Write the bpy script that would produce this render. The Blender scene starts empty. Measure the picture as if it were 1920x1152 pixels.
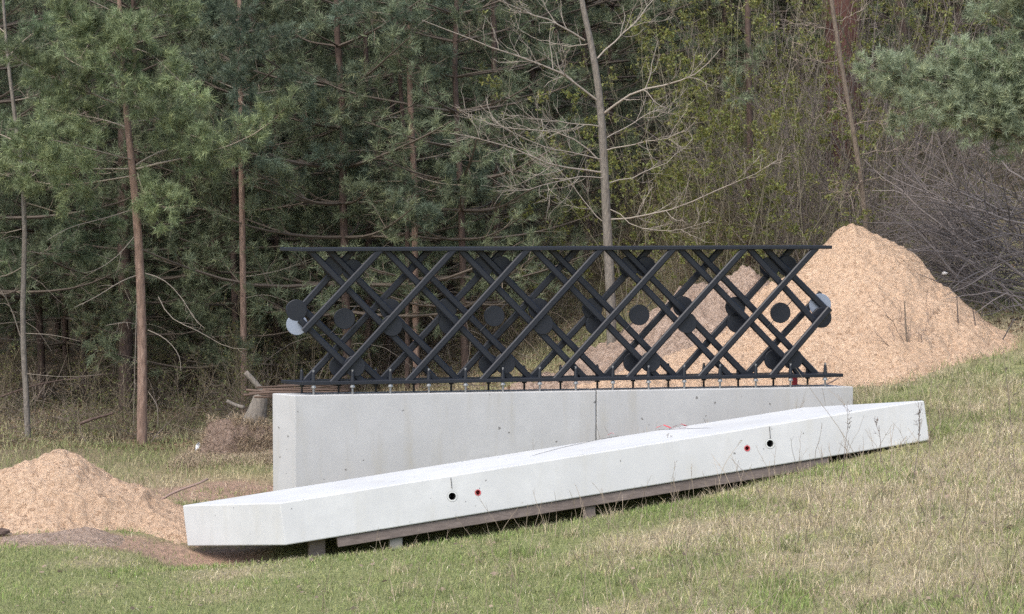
import bpy, bmesh, math, random
import numpy as np
from math import radians, sin, cos, tan, atan, pi
from mathutils import Vector

rng = np.random.default_rng(7)
random.seed(7)
SC = bpy.context.scene
COL = SC.collection

# ------------------------------------------------------------------ camera, sky, sun, exposure
F_PX = 4158.0                        # focal length in photograph pixels (1920 wide)
EYE = np.array([0.0, 0.0, 3.1])
TH = atan(221.0 / F_PX)              # pitch below the horizon
cam_d = bpy.data.cameras.new('camera')
cam = bpy.data.objects.new('camera', cam_d); COL.objects.link(cam)
cam_d.sensor_width = 36.0
cam_d.lens = 36.0 * F_PX / 1920.0
cam_d.clip_start = 0.1; cam_d.clip_end = 600.0
cam.location = EYE; cam.rotation_euler = (pi / 2 - TH, 0, 0)
SC.camera = cam

SUN_EL, SUN_AZ = radians(54), radians(-150)   # azimuth from +Y towards +X: behind the camera, to the left
world = bpy.data.worlds.new('World'); SC.world = world; world.use_nodes = True
wn = world.node_tree.nodes; wl = world.node_tree.links; wn.clear()
sky = wn.new('ShaderNodeTexSky'); sky.sky_type = 'NISHITA'; sky.sun_disc = False
sky.sun_elevation = SUN_EL; sky.sun_rotation = SUN_AZ
sky.air_density = 1.0; sky.dust_density = 3.0; sky.ozone_density = 1.0
bg = wn.new('ShaderNodeBackground'); bg.inputs[1].default_value = 0.15
wo = wn.new('ShaderNodeOutputWorld')
wl.new(sky.outputs[0], bg.inputs[0]); wl.new(bg.outputs[0], wo.inputs[0])
sun_d = bpy.data.lights.new('sun', 'SUN'); sun_d.energy = 1.25; sun_d.angle = radians(40); sun_d.color = (1, .97, .925)
sun = bpy.data.objects.new('sun', sun_d); COL.objects.link(sun)
sdir = Vector((sin(SUN_AZ) * cos(SUN_EL), cos(SUN_AZ) * cos(SUN_EL), sin(SUN_EL)))
sun.rotation_euler = sdir.to_track_quat('Z', 'Y').to_euler(); sun.location = sdir * 60
SC.view_settings.view_transform = 'Standard'; SC.view_settings.look = 'None'
SC.view_settings.exposure = 1.12; SC.view_settings.gamma = 1.0
SC.view_settings.use_curve_mapping = False
SC.render.engine = 'CYCLES'
SC.cycles.use_denoising = False
SC.cycles.max_bounces = 6; SC.cycles.diffuse_bounces = 3; SC.cycles.glossy_bounces = 2
SC.cycles.transmission_bounces = 3; SC.cycles.transparent_max_bounces = 6

# ------------------------------------------------------------------ pixels of the photograph -> places
def ray(px, py):
    a = (px - 960.0) / F_PX; b = (576.0 - py) / F_PX
    f = np.array([0, cos(TH), -sin(TH)]); u = np.array([0, sin(TH), cos(TH)]); r = np.array([1.0, 0, 0])
    return f + a * r + b * u
def P(px, py, y):
    d = ray(px, py); return EYE + d * (y / d[1])
def PL(pts, y0, y1=None):
    """polyline of pixels at a distance running from y0 to y1"""
    y1 = y0 if y1 is None else y1
    n = len(pts)
    return np.array([P(x, y, y0 + (y1 - y0) * i / max(1, n - 1)) for i, (x, y) in enumerate(pts)])

# ------------------------------------------------------------------ noise
def _h(ix, iy, s):
    n = (ix.astype(np.int64) * 374761393 + iy.astype(np.int64) * 668265263 + s * 974711) & 0x7fffffff
    n = ((n ^ (n >> 13)) * 1274126177) & 0x7fffffff
    return ((n ^ (n >> 16)) & 0xffff) / 65535.0
def vnoise(x, y, s=0):
    x = np.asarray(x, float); y = np.asarray(y, float)
    ix = np.floor(x); iy = np.floor(y); fx = x - ix; fy = y - iy
    fx = fx * fx * (3 - 2 * fx); fy = fy * fy * (3 - 2 * fy)
    a = _h(ix, iy, s); b = _h(ix + 1, iy, s); c = _h(ix, iy + 1, s); d = _h(ix + 1, iy + 1, s)
    return (a * (1 - fx) + b * fx) * (1 - fy) + (c * (1 - fx) + d * fx) * fy - .5
def fbm(x, y, s=0, o=4):
    t = 0; a = 1.0
    for i in range(o):
        t = t + a * vnoise(np.asarray(x) * 2 ** i + 17.3 * i, np.asarray(y) * 2 ** i - 9.1 * i, s + i); a *= .5
    return t
def sp(x, k): return k * np.logaddexp(0, np.asarray(x, float) / k)
def sig(x): return 1 / (1 + np.exp(-np.clip(x, -40, 40)))

# ------------------------------------------------------------------ terrain
def H(x, y):
    x = np.asarray(x, float); y = np.asarray(y, float)
    xr = x - sp(x - 4.5, .45)
    z = .15 * sp(xr + 1.6, .8)
    z = z + .085 * sp(y - 21, 1.2) * sig((x + .5) / 1.1) * sig((60 - y) / 8)
    z = z + .36 * sp(np.minimum(y, 80) - 30, 2) * sig((x - 2.2 - .06 * (y - 30)) / 1.6)
    z = z + .26 * sp(np.minimum(y, 110) - 52, 4)
    z = z + .13 * sp(11.5 - y, 1.0) * (y > -30)
    z = z - .05 * np.exp(-((x - .5) / 2.2) ** 2 - ((y - 19.2) / .7) ** 2)
    s_ = y - (18.7 + .212 * (x + 1.95)); z = z - .145 * np.exp(-((s_ - .05) / .62) ** 2) * sig((x + 3.1) / .2) * sig((2.3 - x) / .5)
    z = z - .20 * np.exp(-((x + 2.55) / .75) ** 2 - ((y - 19.25) / .75) ** 2)
    near = np.exp(-((x - 0.5) / 3.5) ** 4 - ((y - 19.6) / 1.6) ** 4)
    z = z + (.10 * vnoise(x / 1.7, y / 1.7, 3) + .05 * vnoise(x / .6, y / .6, 5)) * (1 - .8 * near)
    return z
def G(px, py, ymin=8, ymax=90):
    """where the ray through a pixel meets the ground"""
    d = ray(px, py); t = np.linspace(ymin, ymax, 4000) / d[1]
    p = EYE[None] + d[None] * t[:, None]
    i = int(np.argmax(p[:, 2] <= H(p[:, 0], p[:, 1])))
    return p[i]
def on(x, y, dz=0.0): return np.array([x, y, float(H(x, y)) + dz])

# ------------------------------------------------------------------ mesh building
class MB:
    def __init__(s): s.v = []; s.f = {3: [], 4: []}; s.poly = []; s.c = []; s.n = 0
    def add(s, v, faces, col=None):
        v = np.asarray(v, float).reshape(-1, 3)
        for f in (faces if isinstance(faces, list) else [faces]):
            f = np.asarray(f)
            if f.size: s.f[f.shape[1]].append(f + s.n)
        c = np.full((len(v), 3), .5) if col is None else np.broadcast_to(np.asarray(col, float), (len(v), 3))
        s.v.append(v); s.c.append(c); s.n += len(v)
    def addpoly(s, v, polys, col=None):
        v = np.asarray(v, float)
        for p in polys: s.poly.append([i + s.n for i in p])
        c = np.full((len(v), 3), .5) if col is None else np.broadcast_to(np.asarray(col, float), (len(v), 3))
        s.v.append(v); s.c.append(c); s.n += len(v)
    def mesh(s, name, org=(0, 0, 0), smooth=False):
        V = np.concatenate(s.v) - np.asarray(org, float)
        C = np.concatenate(s.c)
        li = []; tot = []
        for k in (3, 4):
            if s.f[k]:
                a = np.concatenate(s.f[k]); li.append(a.ravel()); tot.append(np.full(len(a), k))
        for p in s.poly: li.append(np.array(p)); tot.append(np.array([len(p)]))
        li = np.concatenate(li).astype(np.int32); tot = np.concatenate(tot).astype(np.int32)
        me = bpy.data.meshes.new(name)
        me.vertices.add(len(V)); me.vertices.foreach_set('co', V.astype(np.float32).ravel())
        me.loops.add(len(li)); me.loops.foreach_set('vertex_index', li)
        me.polygons.add(len(tot))
        st = np.concatenate([[0], np.cumsum(tot)[:-1]]).astype(np.int32)
        me.polygons.foreach_set('loop_start', st); me.polygons.foreach_set('loop_total', tot)
        me.polygons.foreach_set('use_smooth', np.full(len(tot), bool(smooth)))
        at = me.color_attributes.new('tint', 'FLOAT_COLOR', 'POINT')
        at.data.foreach_set('color', np.concatenate([C, np.ones((len(C), 1))], 1).astype(np.float32).ravel())
        me.update(calc_edges=True); me.validate()
        return me

def props(o, label=None, cat=None, group=None, kind=None):
    if label: o['label'] = label
    if cat: o['category'] = cat
    if group: o['group'] = group
    if kind or label: o['kind'] = kind or 'thing'
    return o
def obj(name, me, mat, parent=None, loc=None):
    o = bpy.data.objects.new(name, me); COL.objects.link(o)
    if mat is not None and len(me.materials) == 0: me.materials.append(mat)
    if parent is not None: o.parent = parent
    if loc is not None: o.location = loc
    return o
def thing(name, label, cat, loc, group=None):
    o = bpy.data.objects.new(name, None); COL.objects.link(o); o.location = [float(q) for q in loc]
    o.empty_display_size = .2
    return props(o, label, cat, group)
def part(name, mb, mat, par, smooth=False, label=None):
    """mesh in world coordinates, made a child of an Empty (or of a part) whose world place is known"""
    org = np.array(par.location) if par.parent is None else np.array(par.parent.location) + np.array(par.location)
    o = obj(name, mb.mesh(name, org, smooth), mat, par)
    if label: o['label'] = label
    return o
def single(name, mb, mat, label, cat, org, group=None, smooth=False, kind=None):
    o = obj(name, mb.mesh(name, org, smooth), mat, None, [float(q) for q in org])
    return props(o, label, cat, group, kind)
def stuff(o): o['kind'] = 'stuff'; return o
def copy_tree(o, parent=None):
    c = o.copy(); COL.objects.link(c)
    if parent is not None: c.parent = parent
    for ch in list(o.children): copy_tree(ch, c)
    return c

def norm(a): return a / np.maximum(np.linalg.norm(a, axis=-1, keepdims=True), 1e-9)
def tubes(mb, Pn, R, n=4, col=None, cap=False):
    """Pn (N,K,3) polylines, R (N,K) radii"""
    Pn = np.asarray(Pn, float); R = np.asarray(R, float)
    if Pn.ndim == 2: Pn = Pn[None]; R = R[None]
    N, K, _ = Pn.shape
    if N == 0: return
    T = norm(np.gradient(Pn, axis=1))
    ref = np.where(np.abs(T[..., 2:3]) > .8, np.array([1.0, .13, 0]), np.array([0, .1, 1.0]))
    mid = norm(Pn[:, -1] - Pn[:, 0]); r0 = np.where(np.abs(mid[:, 2:3]) > .8, np.array([1.0, .13, 0]), np.array([0, .1, 1.0]))
    ref = np.broadcast_to(r0[:, None], T.shape)
    A = norm(np.cross(T, ref)); B = np.cross(T, A)
    an = np.arange(n) * 2 * pi / n
    V = Pn[:, :, None] + R[:, :, None, None] * (A[:, :, None] * np.cos(an)[None, None, :, None] + B[:, :, None] * np.sin(an)[None, None, :, None])
    i = np.arange(N)[:, None, None] * K * n; k = np.arange(K - 1)[None, :, None] * n; j = np.arange(n)[None, None, :]; j2 = (j + 1) % n
    f = np.stack(np.broadcast_arrays(i + k + j, i + k + j2, i + k + n + j2, i + k + n + j), -1).reshape(-1, 4)
    c = None
    if col is not None:
        c = np.asarray(col, float)
        if c.ndim == 2 and len(c) == N: c = np.repeat(c, K * n, 0)
    base = mb.n
    mb.add(V.reshape(-1, 3), f, c)
    if cap:
        for a in range(N):
            mb.poly.append([base + a * K * n + q for q in range(n)][::-1])
            mb.poly.append([base + a * K * n + (K - 1) * n + q for q in range(n)])
def resample(p, K):
    p = np.asarray(p, float); L = np.concatenate([[0], np.cumsum(np.linalg.norm(np.diff(p, axis=0), axis=1))])
    t = np.linspace(0, L[-1], K)
    q = np.stack([np.interp(t, L, p[:, i]) for i in range(3)], 1)
    for _ in range(2): q[1:-1] = (q[:-2] + 2 * q[1:-1] + q[2:]) / 4
    return q
def spawn(Pn, R, count, lo, hi, a0, a1, up=0.0, K=5, wig=.25, tmin=.2, rs=.6, g=rng, taper=.35, rmin=.0015):
    N, k, _ = Pn.shape
    L = np.linalg.norm(Pn[:, -1] - Pn[:, 0], axis=1)
    i = g.choice(N, count, p=L / L.sum()); t = tmin + (1 - tmin) * g.random(count)
    s = t * (k - 1); j = np.minimum(s.astype(int), k - 2); fr = (s - j)[:, None]
    p = Pn[i, j] * (1 - fr) + Pn[i, j + 1] * fr
    r = (R[i, j] * (1 - fr[:, 0]) + R[i, j + 1] * fr[:, 0]) * rs
    T = norm(Pn[i, j + 1] - Pn[i, j])
    q = norm(np.cross(T, g.normal(size=(count, 3))))
    an = (a0 + (a1 - a0) * g.random(count))[:, None]
    d = norm(T * np.cos(an) + q * np.sin(an))
    ln = (lo + (hi - lo) * g.random(count)) * (1.1 - .6 * t)
    return grow(p, d, ln, np.maximum(r, rmin), up, K, wig, g, taper)
def grow(p, d, ln, r, up=0.0, K=5, wig=.25, g=rng, taper=.35):
    out = [p]; st = (ln / (K - 1))[:, None]
    for q in range(K - 1):
        d = norm(d + g.normal(size=d.shape) * wig + np.array([0, 0, up]))
        out.append(out[-1] + d * st)
    Q = np.stack(out, 1)
    Rr = r[:, None] * np.linspace(1, taper, K)[None]
    return Q, Rr
def needles(mb, p, d, ln, M, nl, nw, cols, g=rng, a0=.5, a1=1.15):
    """shoots: points p, directions d, lengths ln; M needles on each"""
    N = len(p); t = .1 + .9 * g.random((N, M, 1))
    b = p[:, None] + d[:, None] * (ln[:, None, None] * t)
    q = norm(np.cross(np.broadcast_to(d[:, None], b.shape), g.normal(size=b.shape)))
    an = a0 + (a1 - a0) * g.random((N, M, 1))
    dr = norm(d[:, None] * np.cos(an) + q * np.sin(an))
    side = norm(np.cross(dr, g.normal(size=b.shape))) * nw * .5
    l = nl * (.7 + .5 * g.random((N, M, 1)))
    V = np.stack([b - side, b + side, b + dr * l], 2).reshape(-1, 3)
    f = np.arange(N * M * 3).reshape(-1, 3)
    c = np.repeat(cols, M * 3, 0) * (.8 + .4 * np.repeat(g.random((N * M, 1)), 3, 0))
    mb.add(V, f, c)
def blades(mb, p, h, w, lean, cols, g=rng):
    N = len(p); az = g.random(N) * 2 * pi
    ld = np.stack([np.cos(az), np.sin(az), 0 * az], 1); a2 = az + pi / 2 + g.normal(size=N) * .6
    sd = np.stack([np.cos(a2), np.sin(a2), 0 * az], 1) * w[:, None] * .5
    hz = np.stack([0 * h, 0 * h, h], 1)
    cl = np.cos(np.minimum(lean, 1.5)); sl = np.sin(np.minimum(lean, 1.5))
    m = p + hz * (.55 * (.45 + .55 * cl))[:, None] + ld * (h * .32 * sl)[:, None]
    t = p + hz * (np.maximum(cl, .08))[:, None] + ld * (h * sl)[:, None]
    V = np.stack([p - sd, p + sd, m + sd * .75, m - sd * .75, t], 1).reshape(-1, 3)
    b = np.arange(N)[:, None] * 5
    f4 = b + np.array([[0, 1, 2, 3]]); f3 = b + np.array([[3, 2, 4]])
    mb.add(V, [f4, f3], np.repeat(cols, 5, 0))
def box8(mb, c8, col=None):
    """8 corners: bottom ring 0-3, top ring 4-7"""
    mb.add(c8, np.array([[3, 2, 1, 0], [4, 5, 6, 7], [0, 1, 5, 4], [1, 2, 6, 5], [2, 3, 7, 6], [3, 0, 4, 7]]), col)
def bevel_mesh(me, w, seg=2):
    bm = bmesh.new(); bm.from_mesh(me)
    bmesh.ops.recalc_face_normals(bm, faces=bm.faces)
    ed = [e for e in bm.edges if len(e.link_faces) == 2 and e.calc_face_angle(0) > .5]
    bmesh.ops.bevel(bm, geom=ed, offset=w, segments=seg, profile=.5, affect='EDGES')
    bm.to_mesh(me); bm.free(); me.update()

# ------------------------------------------------------------------ materials
def new_mat(name):
    m = bpy.data.materials.new(name); m.use_nodes = True
    nt = m.node_tree; nt.nodes.clear()
    out = nt.nodes.new('ShaderNodeOutputMaterial')
    return m, nt, out
def N_(nt, t, **kw):
    n = nt.nodes.new(t)
    for k, v in kw.items():
        if k.startswith('_'): setattr(n, k[1:], v)
        else: n.inputs[k.replace('__', ' ')].default_value = v
    return n
def noise(nt, scale, detail=4, rough=.6, vec=None, dist=0.0):
    n = N_(nt, 'ShaderNodeTexNoise', Scale=scale, Detail=detail, Roughness=rough, Distortion=dist)
    if vec is not None: nt.links.new(vec, n.inputs['Vector'])
    return n
def ramp(nt, fac, stops):
    r = nt.nodes.new('ShaderNodeValToRGB'); e = r.color_ramp.elements
    while len(e) < len(stops): e.new(.5)
    for q, (p, c) in zip(e, stops): q.position = p; q.color = (*c, 1) if len(c) == 3 else c
    nt.links.new(fac, r.inputs[0]); return r
def mix(nt, fac, a, b, mode='MIX'):
    m = nt.nodes.new('ShaderNodeMix'); m.data_type = 'RGBA'; m.blend_type = mode
    for s, v in ((0, fac), (6, a), (7, b)):
        if hasattr(v, 'links') or hasattr(v, 'is_linked'): nt.links.new(v, m.inputs[s])
        else: m.inputs[s].default_value = (*v, 1) if isinstance(v, tuple) and len(v) == 3 else v
    return m.outputs[2]
def mapped(nt, scale=(1, 1, 1), rot=(0, 0, 0)):
    tc = nt.nodes.new('ShaderNodeTexCoord'); mp = nt.nodes.new('ShaderNodeMapping')
    mp.inputs['Scale'].default_value = scale; mp.inputs['Rotation'].default_value = rot
    nt.links.new(tc.outputs['Object'], mp.inputs['Vector']); return mp.outputs[0]
def bump(nt, h, strength, dist):
    b = N_(nt, 'ShaderNodeBump', Strength=strength, Distance=dist); nt.links.new(h, b.inputs['Height']); return b.outputs[0]
def principled(nt, out, col, rough=.8, spec=.3, metal=0.0, nrm=None):
    p = nt.nodes.new('ShaderNodeBsdfPrincipled')
    if hasattr(col, 'is_linked'): nt.links.new(col, p.inputs['Base Color'])
    else: p.inputs['Base Color'].default_value = (*col, 1)
    if hasattr(rough, 'is_linked'): nt.links.new(rough, p.inputs['Roughness'])
    else: p.inputs['Roughness'].default_value = rough
    p.inputs['Specular IOR Level'].default_value = spec; p.inputs['Metallic'].default_value = metal
    if nrm is not None: nt.links.new(nrm, p.inputs['Normal'])
    nt.links.new(p.outputs[0], out.inputs[0]); return p
def tint_attr(nt):
    a = nt.nodes.new('ShaderNodeAttribute'); a.attribute_name = 'tint'; return a.outputs['Color']

def leaf_material(name, trans=.3, rough=.6):
    m, nt, out = new_mat(name); c = tint_attr(nt)
    d = nt.nodes.new('ShaderNodeBsdfPrincipled'); d.inputs['Roughness'].default_value = rough; d.inputs['Specular IOR Level'].default_value = .25
    nt.links.new(c, d.inputs['Base Color'])
    t = nt.nodes.new('ShaderNodeBsdfTranslucent'); nt.links.new(c, t.inputs[0])
    ms = nt.nodes.new('ShaderNodeMixShader'); ms.inputs[0].default_value = trans
    nt.links.new(d.outputs[0], ms.inputs[1]); nt.links.new(t.outputs[0], ms.inputs[2]); nt.links.new(ms.outputs[0], out.inputs[0])
    return m
M_NEEDLE = leaf_material('pine_needles', .25, .5)
M_GRASS = leaf_material('grass_blades', .3, .7)
M_LEAF = leaf_material('young_leaves', .4, .5)
def twig_material():
    m, nt, out = new_mat('bare_twigs'); c = tint_attr(nt)
    principled(nt, out, c, .85, .2); return m
M_TWIG = twig_material()
def bark_material(name, c1, c2, c3, scale=1.0):
    m, nt, out = new_mat(name)
    v = mapped(nt, (14 * scale, 14 * scale, 4 * scale))
    n1 = noise(nt, 2.2, 6, .7, v, .4); n2 = noise(nt, .35, 3, .6, v)
    vo = nt.nodes.new('ShaderNodeTexVoronoi'); vo.inputs['Scale'].default_value = 1.6; nt.links.new(v, vo.inputs['Vector'])
    r = ramp(nt, n1.outputs[0], [(.32, c1), (.52, c2), (.7, c3)])
    c = mix(nt, n2.outputs[0], r.outputs[0], tuple(q * .6 for q in c2))
    h = mix(nt, .5, n1.outputs[0], vo.outputs['Distance'])
    principled(nt, out, c, .9, .15, nrm=bump(nt, h, .9, .02)); return m
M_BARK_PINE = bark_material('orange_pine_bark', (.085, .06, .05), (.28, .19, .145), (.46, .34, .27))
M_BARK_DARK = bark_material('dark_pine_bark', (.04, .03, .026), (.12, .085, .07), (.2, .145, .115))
M_BARK_GREY = bark_material('grey_brown_bark', (.10, .09, .078), (.215, .19, .16), (.32, .29, .25), 1.6)
M_BARK_RED = bark_material('red_brown_bark', (.035, .02, .018), (.12, .06, .05), (.2, .105, .085), .5)
M_BARK_TAN = bark_material('tan_sapling_bark', (.10, .08, .06), (.20, .16, .125), (.28, .23, .18), 2)

def concrete(name, c, stain, pits, wet=.0):
    m, nt, out = new_mat(name)
    v = mapped(nt)
    n1 = noise(nt, 1.3, 5, .6, v); n2 = noise(nt, 9, 5, .65, v); n3 = noise(nt, 120, 3, .6, v)
    vs = mapped(nt, (6, 6, .7)); n4 = noise(nt, 1.0, 5, .6, vs)
    c0 = mix(nt, ramp(nt, n1.outputs[0], [(.35, (0, 0, 0)), (.68, (1, 1, 1))]).outputs[0], c, tuple(q * .84 for q in c))
    c1 = mix(nt, ramp(nt, n4.outputs[0], [(.52, (0, 0, 0)), (.75, (stain, stain, stain))]).outputs[0], c0, (c[0] * .80, c[1] * .77, c[2] * .70))
    c2 = mix(nt, ramp(nt, n2.outputs[0], [(.42, (0, 0, 0)), (.75, (.8, .8, .8))]).outputs[0], c1, tuple(q * .86 for q in c))
    vo = nt.nodes.new('ShaderNodeTexVoronoi'); vo.inputs['Scale'].default_value = 11.0; vo.inputs['Randomness'].default_value = 1
    vd = noise(nt, 40, 2, .5, v); va = N_(nt, 'ShaderNodeVectorMath', _operation='MULTIPLY_ADD')
    va.inputs[1].default_value = (.03, .03, .03); nt.links.new(vd.outputs['Color'], va.inputs[0]); nt.links.new(v, va.inputs[2])
    nt.links.new(va.outputs[0], vo.inputs['Vector'])
    sc_ = nt.nodes.new('ShaderNodeSeparateColor'); nt.links.new(vo.outputs['Color'], sc_.inputs[0])
    pw = N_(nt, 'ShaderNodeMath', _operation='POWER'); pw.inputs[1].default_value = 2.4; nt.links.new(sc_.outputs[0], pw.inputs[0])
    th = N_(nt, 'ShaderNodeMath', _operation='MULTIPLY'); th.inputs[1].default_value = .17 * pits; nt.links.new(pw.outputs[0], th.inputs[0])
    lt = N_(nt, 'ShaderNodeMath', _operation='LESS_THAN'); nt.links.new(vo.outputs['Distance'], lt.inputs[0]); nt.links.new(th.outputs[0], lt.inputs[1])
    pm = N_(nt, 'ShaderNodeMath', _operation='MULTIPLY'); pm.inputs[1].default_value = .9; nt.links.new(lt.outputs[0], pm.inputs[0])
    c3 = mix(nt, pm.outputs[0], c2, (c[0] * .32, c[1] * .31, c[2] * .30))
    hh = mix(nt, .35, n3.outputs[0], n2.outputs[0])
    principled(nt, out, c3, .82, .25, nrm=bump(nt, hh, .25, .004)); return m
M_WALL = concrete('grey_wall_concrete', (.42, .422, .415), .9, 1.0)
M_SLAB = concrete('pale_slab_concrete', (.505, .513, .505), .6, .7)

def sand_material(name, a, b, c):
    m, nt, out = new_mat(name)
    v = mapped(nt)
    n1 = noise(nt, 24, 8, .8, v, .8); n2 = noise(nt, 1.6, 4, .6, v); n3 = noise(nt, 70, 4, .7, v)
    r = ramp(nt, n1.outputs[0], [(.37, a), (.475, b), (.64, c)])  # dark stop paints crevice shade into the grain colour
    c1 = mix(nt, ramp(nt, n2.outputs[0], [(.42, (0, 0, 0)), (.75, (.55, .55, .55))]).outputs[0], r.outputs[0], tuple(q * .78 for q in b))
    h = mix(nt, .5, n1.outputs[0], n3.outputs[0])
    principled(nt, out, c1, .95, .08, nrm=bump(nt, h, 1.0, .05)); return m
M_SAND = sand_material('ochre_sand', (.20, .122, .075), (.54, .375, .25), (.67, .50, .355))
M_SOILP = sand_material('pale_brown_soil', (.13, .09, .065), (.34, .25, .19), (.48, .375, .30))
M_SOIL = sand_material('brown_soil', (.07, .048, .036), (.21, .15, .115), (.33, .255, .205))

def ground_material():
    m, nt, out = new_mat('meadow_and_forest_floor')
    v = mapped(nt); a = tint_attr(nt)
    n1 = noise(nt, 18, 8, .75, v, .5); n2 = noise(nt, 3, 5, .65, v)
    k = ramp(nt, n1.outputs[0], [(.25, (.45, .45, .45)), (.5, (1, 1, 1)), (.75, (1.5, 1.45, 1.4))])
    c = mix(nt, 1.0, a, k.outputs[0], 'MULTIPLY')
    c = mix(nt, ramp(nt, n2.outputs[0], [(.5, (0, 0, 0)), (.8, (.5, .5, .5))]).outputs[0], c, (.16, .12, .085))
    principled(nt, out, c, .95, .05, nrm=bump(nt, n1.outputs[0], .8, .04)); return m
M_GROUND = ground_material()
def paint_material(name, c, rough):
    m, nt, out = new_mat(name); v = mapped(nt)
    n = noise(nt, 60, 3, .6, v); n2 = noise(nt, 2.0, 3, .6, v)
    cc = mix(nt, n2.outputs[0], tuple(q * .85 for q in c), tuple(q * 1.2 for q in c))
    principled(nt, out, cc, rough, .45, nrm=bump(nt, n.outputs[0], .08, .001)); return m
M_STEEL = paint_material('anthracite_paint', (.0085, .0102, .0150), .42)
M_SKYSHEEN = paint_material('sky_sheen_grey', (.22, .25, .30), .5)  # sky reflection on the end discs, painted in as a pale grey
def metal_material():
    m, nt, out = new_mat('zinc_plated_steel'); v = mapped(nt); n = noise(nt, 40, 3, .6, v)
    r = ramp(nt, n.outputs[0], [(.3, (.20, .20, .20)), (.7, (.36, .36, .35))])
    principled(nt, out, r.outputs[0], .45, .5, .6); return m
M_ZINC = metal_material()
def wood_material(name, c1, c2):
    m, nt, out = new_mat(name); v = mapped(nt, (1.2, 22, 22), (0, -radians(7), -radians(12)))
    n = noise(nt, 2.2, 6, .65, v, .8); n2 = noise(nt, .6, 3, .5, mapped(nt, (3, 3, 3)))
    r = ramp(nt, n.outputs[0], [(.3, c1), (.7, c2)])
    c = mix(nt, n2.outputs[0], r.outputs[0], tuple(q * .7 for q in c1))
    principled(nt, out, c, .85, .2, nrm=bump(nt, n.outputs[0], .5, .004)); return m
M_WOOD = wood_material('weathered_timber', (.13, .105, .095), (.30, .25, .225))
def plain(name, c, rough=.7):
    m, nt, out = new_mat(name); v = mapped(nt); n = noise(nt, 25, 4, .6, v)
    cc = mix(nt, n.outputs[0], tuple(q * .75 for q in c), tuple(min(1, q * 1.2) for q in c))
    principled(nt, out, cc, rough, .3, nrm=bump(nt, n.outputs[0], .3, .004)); return m
M_WHITEPVC = plain('grey_white_pvc', (.50, .51, .49), .5)
M_DARKBORE = plain('dark_bore', (.035, .035, .035), .9)
M_REDPLUG = plain('red_plug', (.50, .10, .11), .6)
M_REDCHALK = plain('red_ribbon', (.62, .08, .10), .7)
M_SOILBLOCK = plain('dirty_grey_concrete', (.22, .21, .19), .9)
M_WIRE = plain('dark_wire', (.06, .055, .05), .6)
M_STONE = plain('white_stone', (.45, .43, .40), .85)
M_PLASTIC = plain('pale_blue_plastic', (.55, .62, .70), .4)
M_REDPOST = plain('red_marker_paint', (.22, .02, .025), .6)

# ------------------------------------------------------------------ ground
def grid_axis(a, b, fine, lo, hi, n_out):
    mid = np.arange(a, b + 1e-6, fine)
    t = np.linspace(0, 1, n_out + 1)[1:] ** 2.2
    return np.concatenate([(a - (a - lo) * t)[::-1], mid, b + (hi - b) * t])
def dirt_mask(x, y):
    e = vnoise(x / .5, y / .5, 41) * .9 + vnoise(x / .2, y / .2, 43) * .5
    m = np.exp(-((x + 2.9) / 1.1) ** 2 - ((y - 22.3) / 1.1) ** 2)          # reddish dirt behind the wall end
    m = np.maximum(m, np.exp(-((x + 3.6) / 1.7) ** 2 - ((y - 19.45) / .55) ** 2))  # trodden soil in front of the left pile
    m = np.maximum(m, np.exp(-((x - .5) / 3.2) ** 2 - ((y - 21.9) / .8) ** 2))
    return np.clip((m + .5 * e - .35) * 3, 0, 1)
def green_mask(x, y):
    n = fbm(x / 1.3, y / 1.3, 21, 3) + .45 * vnoise(x / .35, y / .35, 25)
    g = n - .20 * np.tanh((x - 1.0) / 1.5) + .30 * np.exp(-((y - 15.0) / 1.5) ** 2) * sig((1 - x) / .8)
    return np.clip(.54 + 1.7 * g, 0, 1)
gx = grid_axis(-9, 11, .11, -260, 260, 24); gy = grid_axis(9, 42, .11, -60, 420, 26)
X, Y = np.meshgrid(gx, gy); Z = H(X, Y)
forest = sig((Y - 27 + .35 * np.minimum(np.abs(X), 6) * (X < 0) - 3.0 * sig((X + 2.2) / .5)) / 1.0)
dm = dirt_mask(X, Y)[..., None]; gm = green_mask(X, Y)[..., None]
cmap = (1 - gm) * np.array([.31, .26, .165]) + gm * np.array([.20, .215, .095])
dl_ = (sig((Y - 20.8) / .4) * sig((-.6 - X) / .5) * np.clip(.7 + 1.2 * vnoise(X / .7, Y / .7, 47), 0, 1))[..., None]
cmap = cmap * (1 - .8 * dl_) + .8 * dl_ * np.array([.30, .235, .15])
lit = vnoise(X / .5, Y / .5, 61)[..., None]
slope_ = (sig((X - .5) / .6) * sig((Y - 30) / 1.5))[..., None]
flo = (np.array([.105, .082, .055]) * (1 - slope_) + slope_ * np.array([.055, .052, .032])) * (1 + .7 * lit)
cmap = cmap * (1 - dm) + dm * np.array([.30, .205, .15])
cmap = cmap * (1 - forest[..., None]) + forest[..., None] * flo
g_mb = MB(); nx, ny = len(gx), len(gy)
ii = (np.arange(ny - 1)[:, None] * nx + np.arange(nx - 1)[None]).ravel()
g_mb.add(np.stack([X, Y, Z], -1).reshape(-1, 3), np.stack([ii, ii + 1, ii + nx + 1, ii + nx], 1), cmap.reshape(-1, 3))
ground = obj('ground', g_mb.mesh('ground', smooth=True), M_GROUND); ground['kind'] = 'structure'

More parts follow.
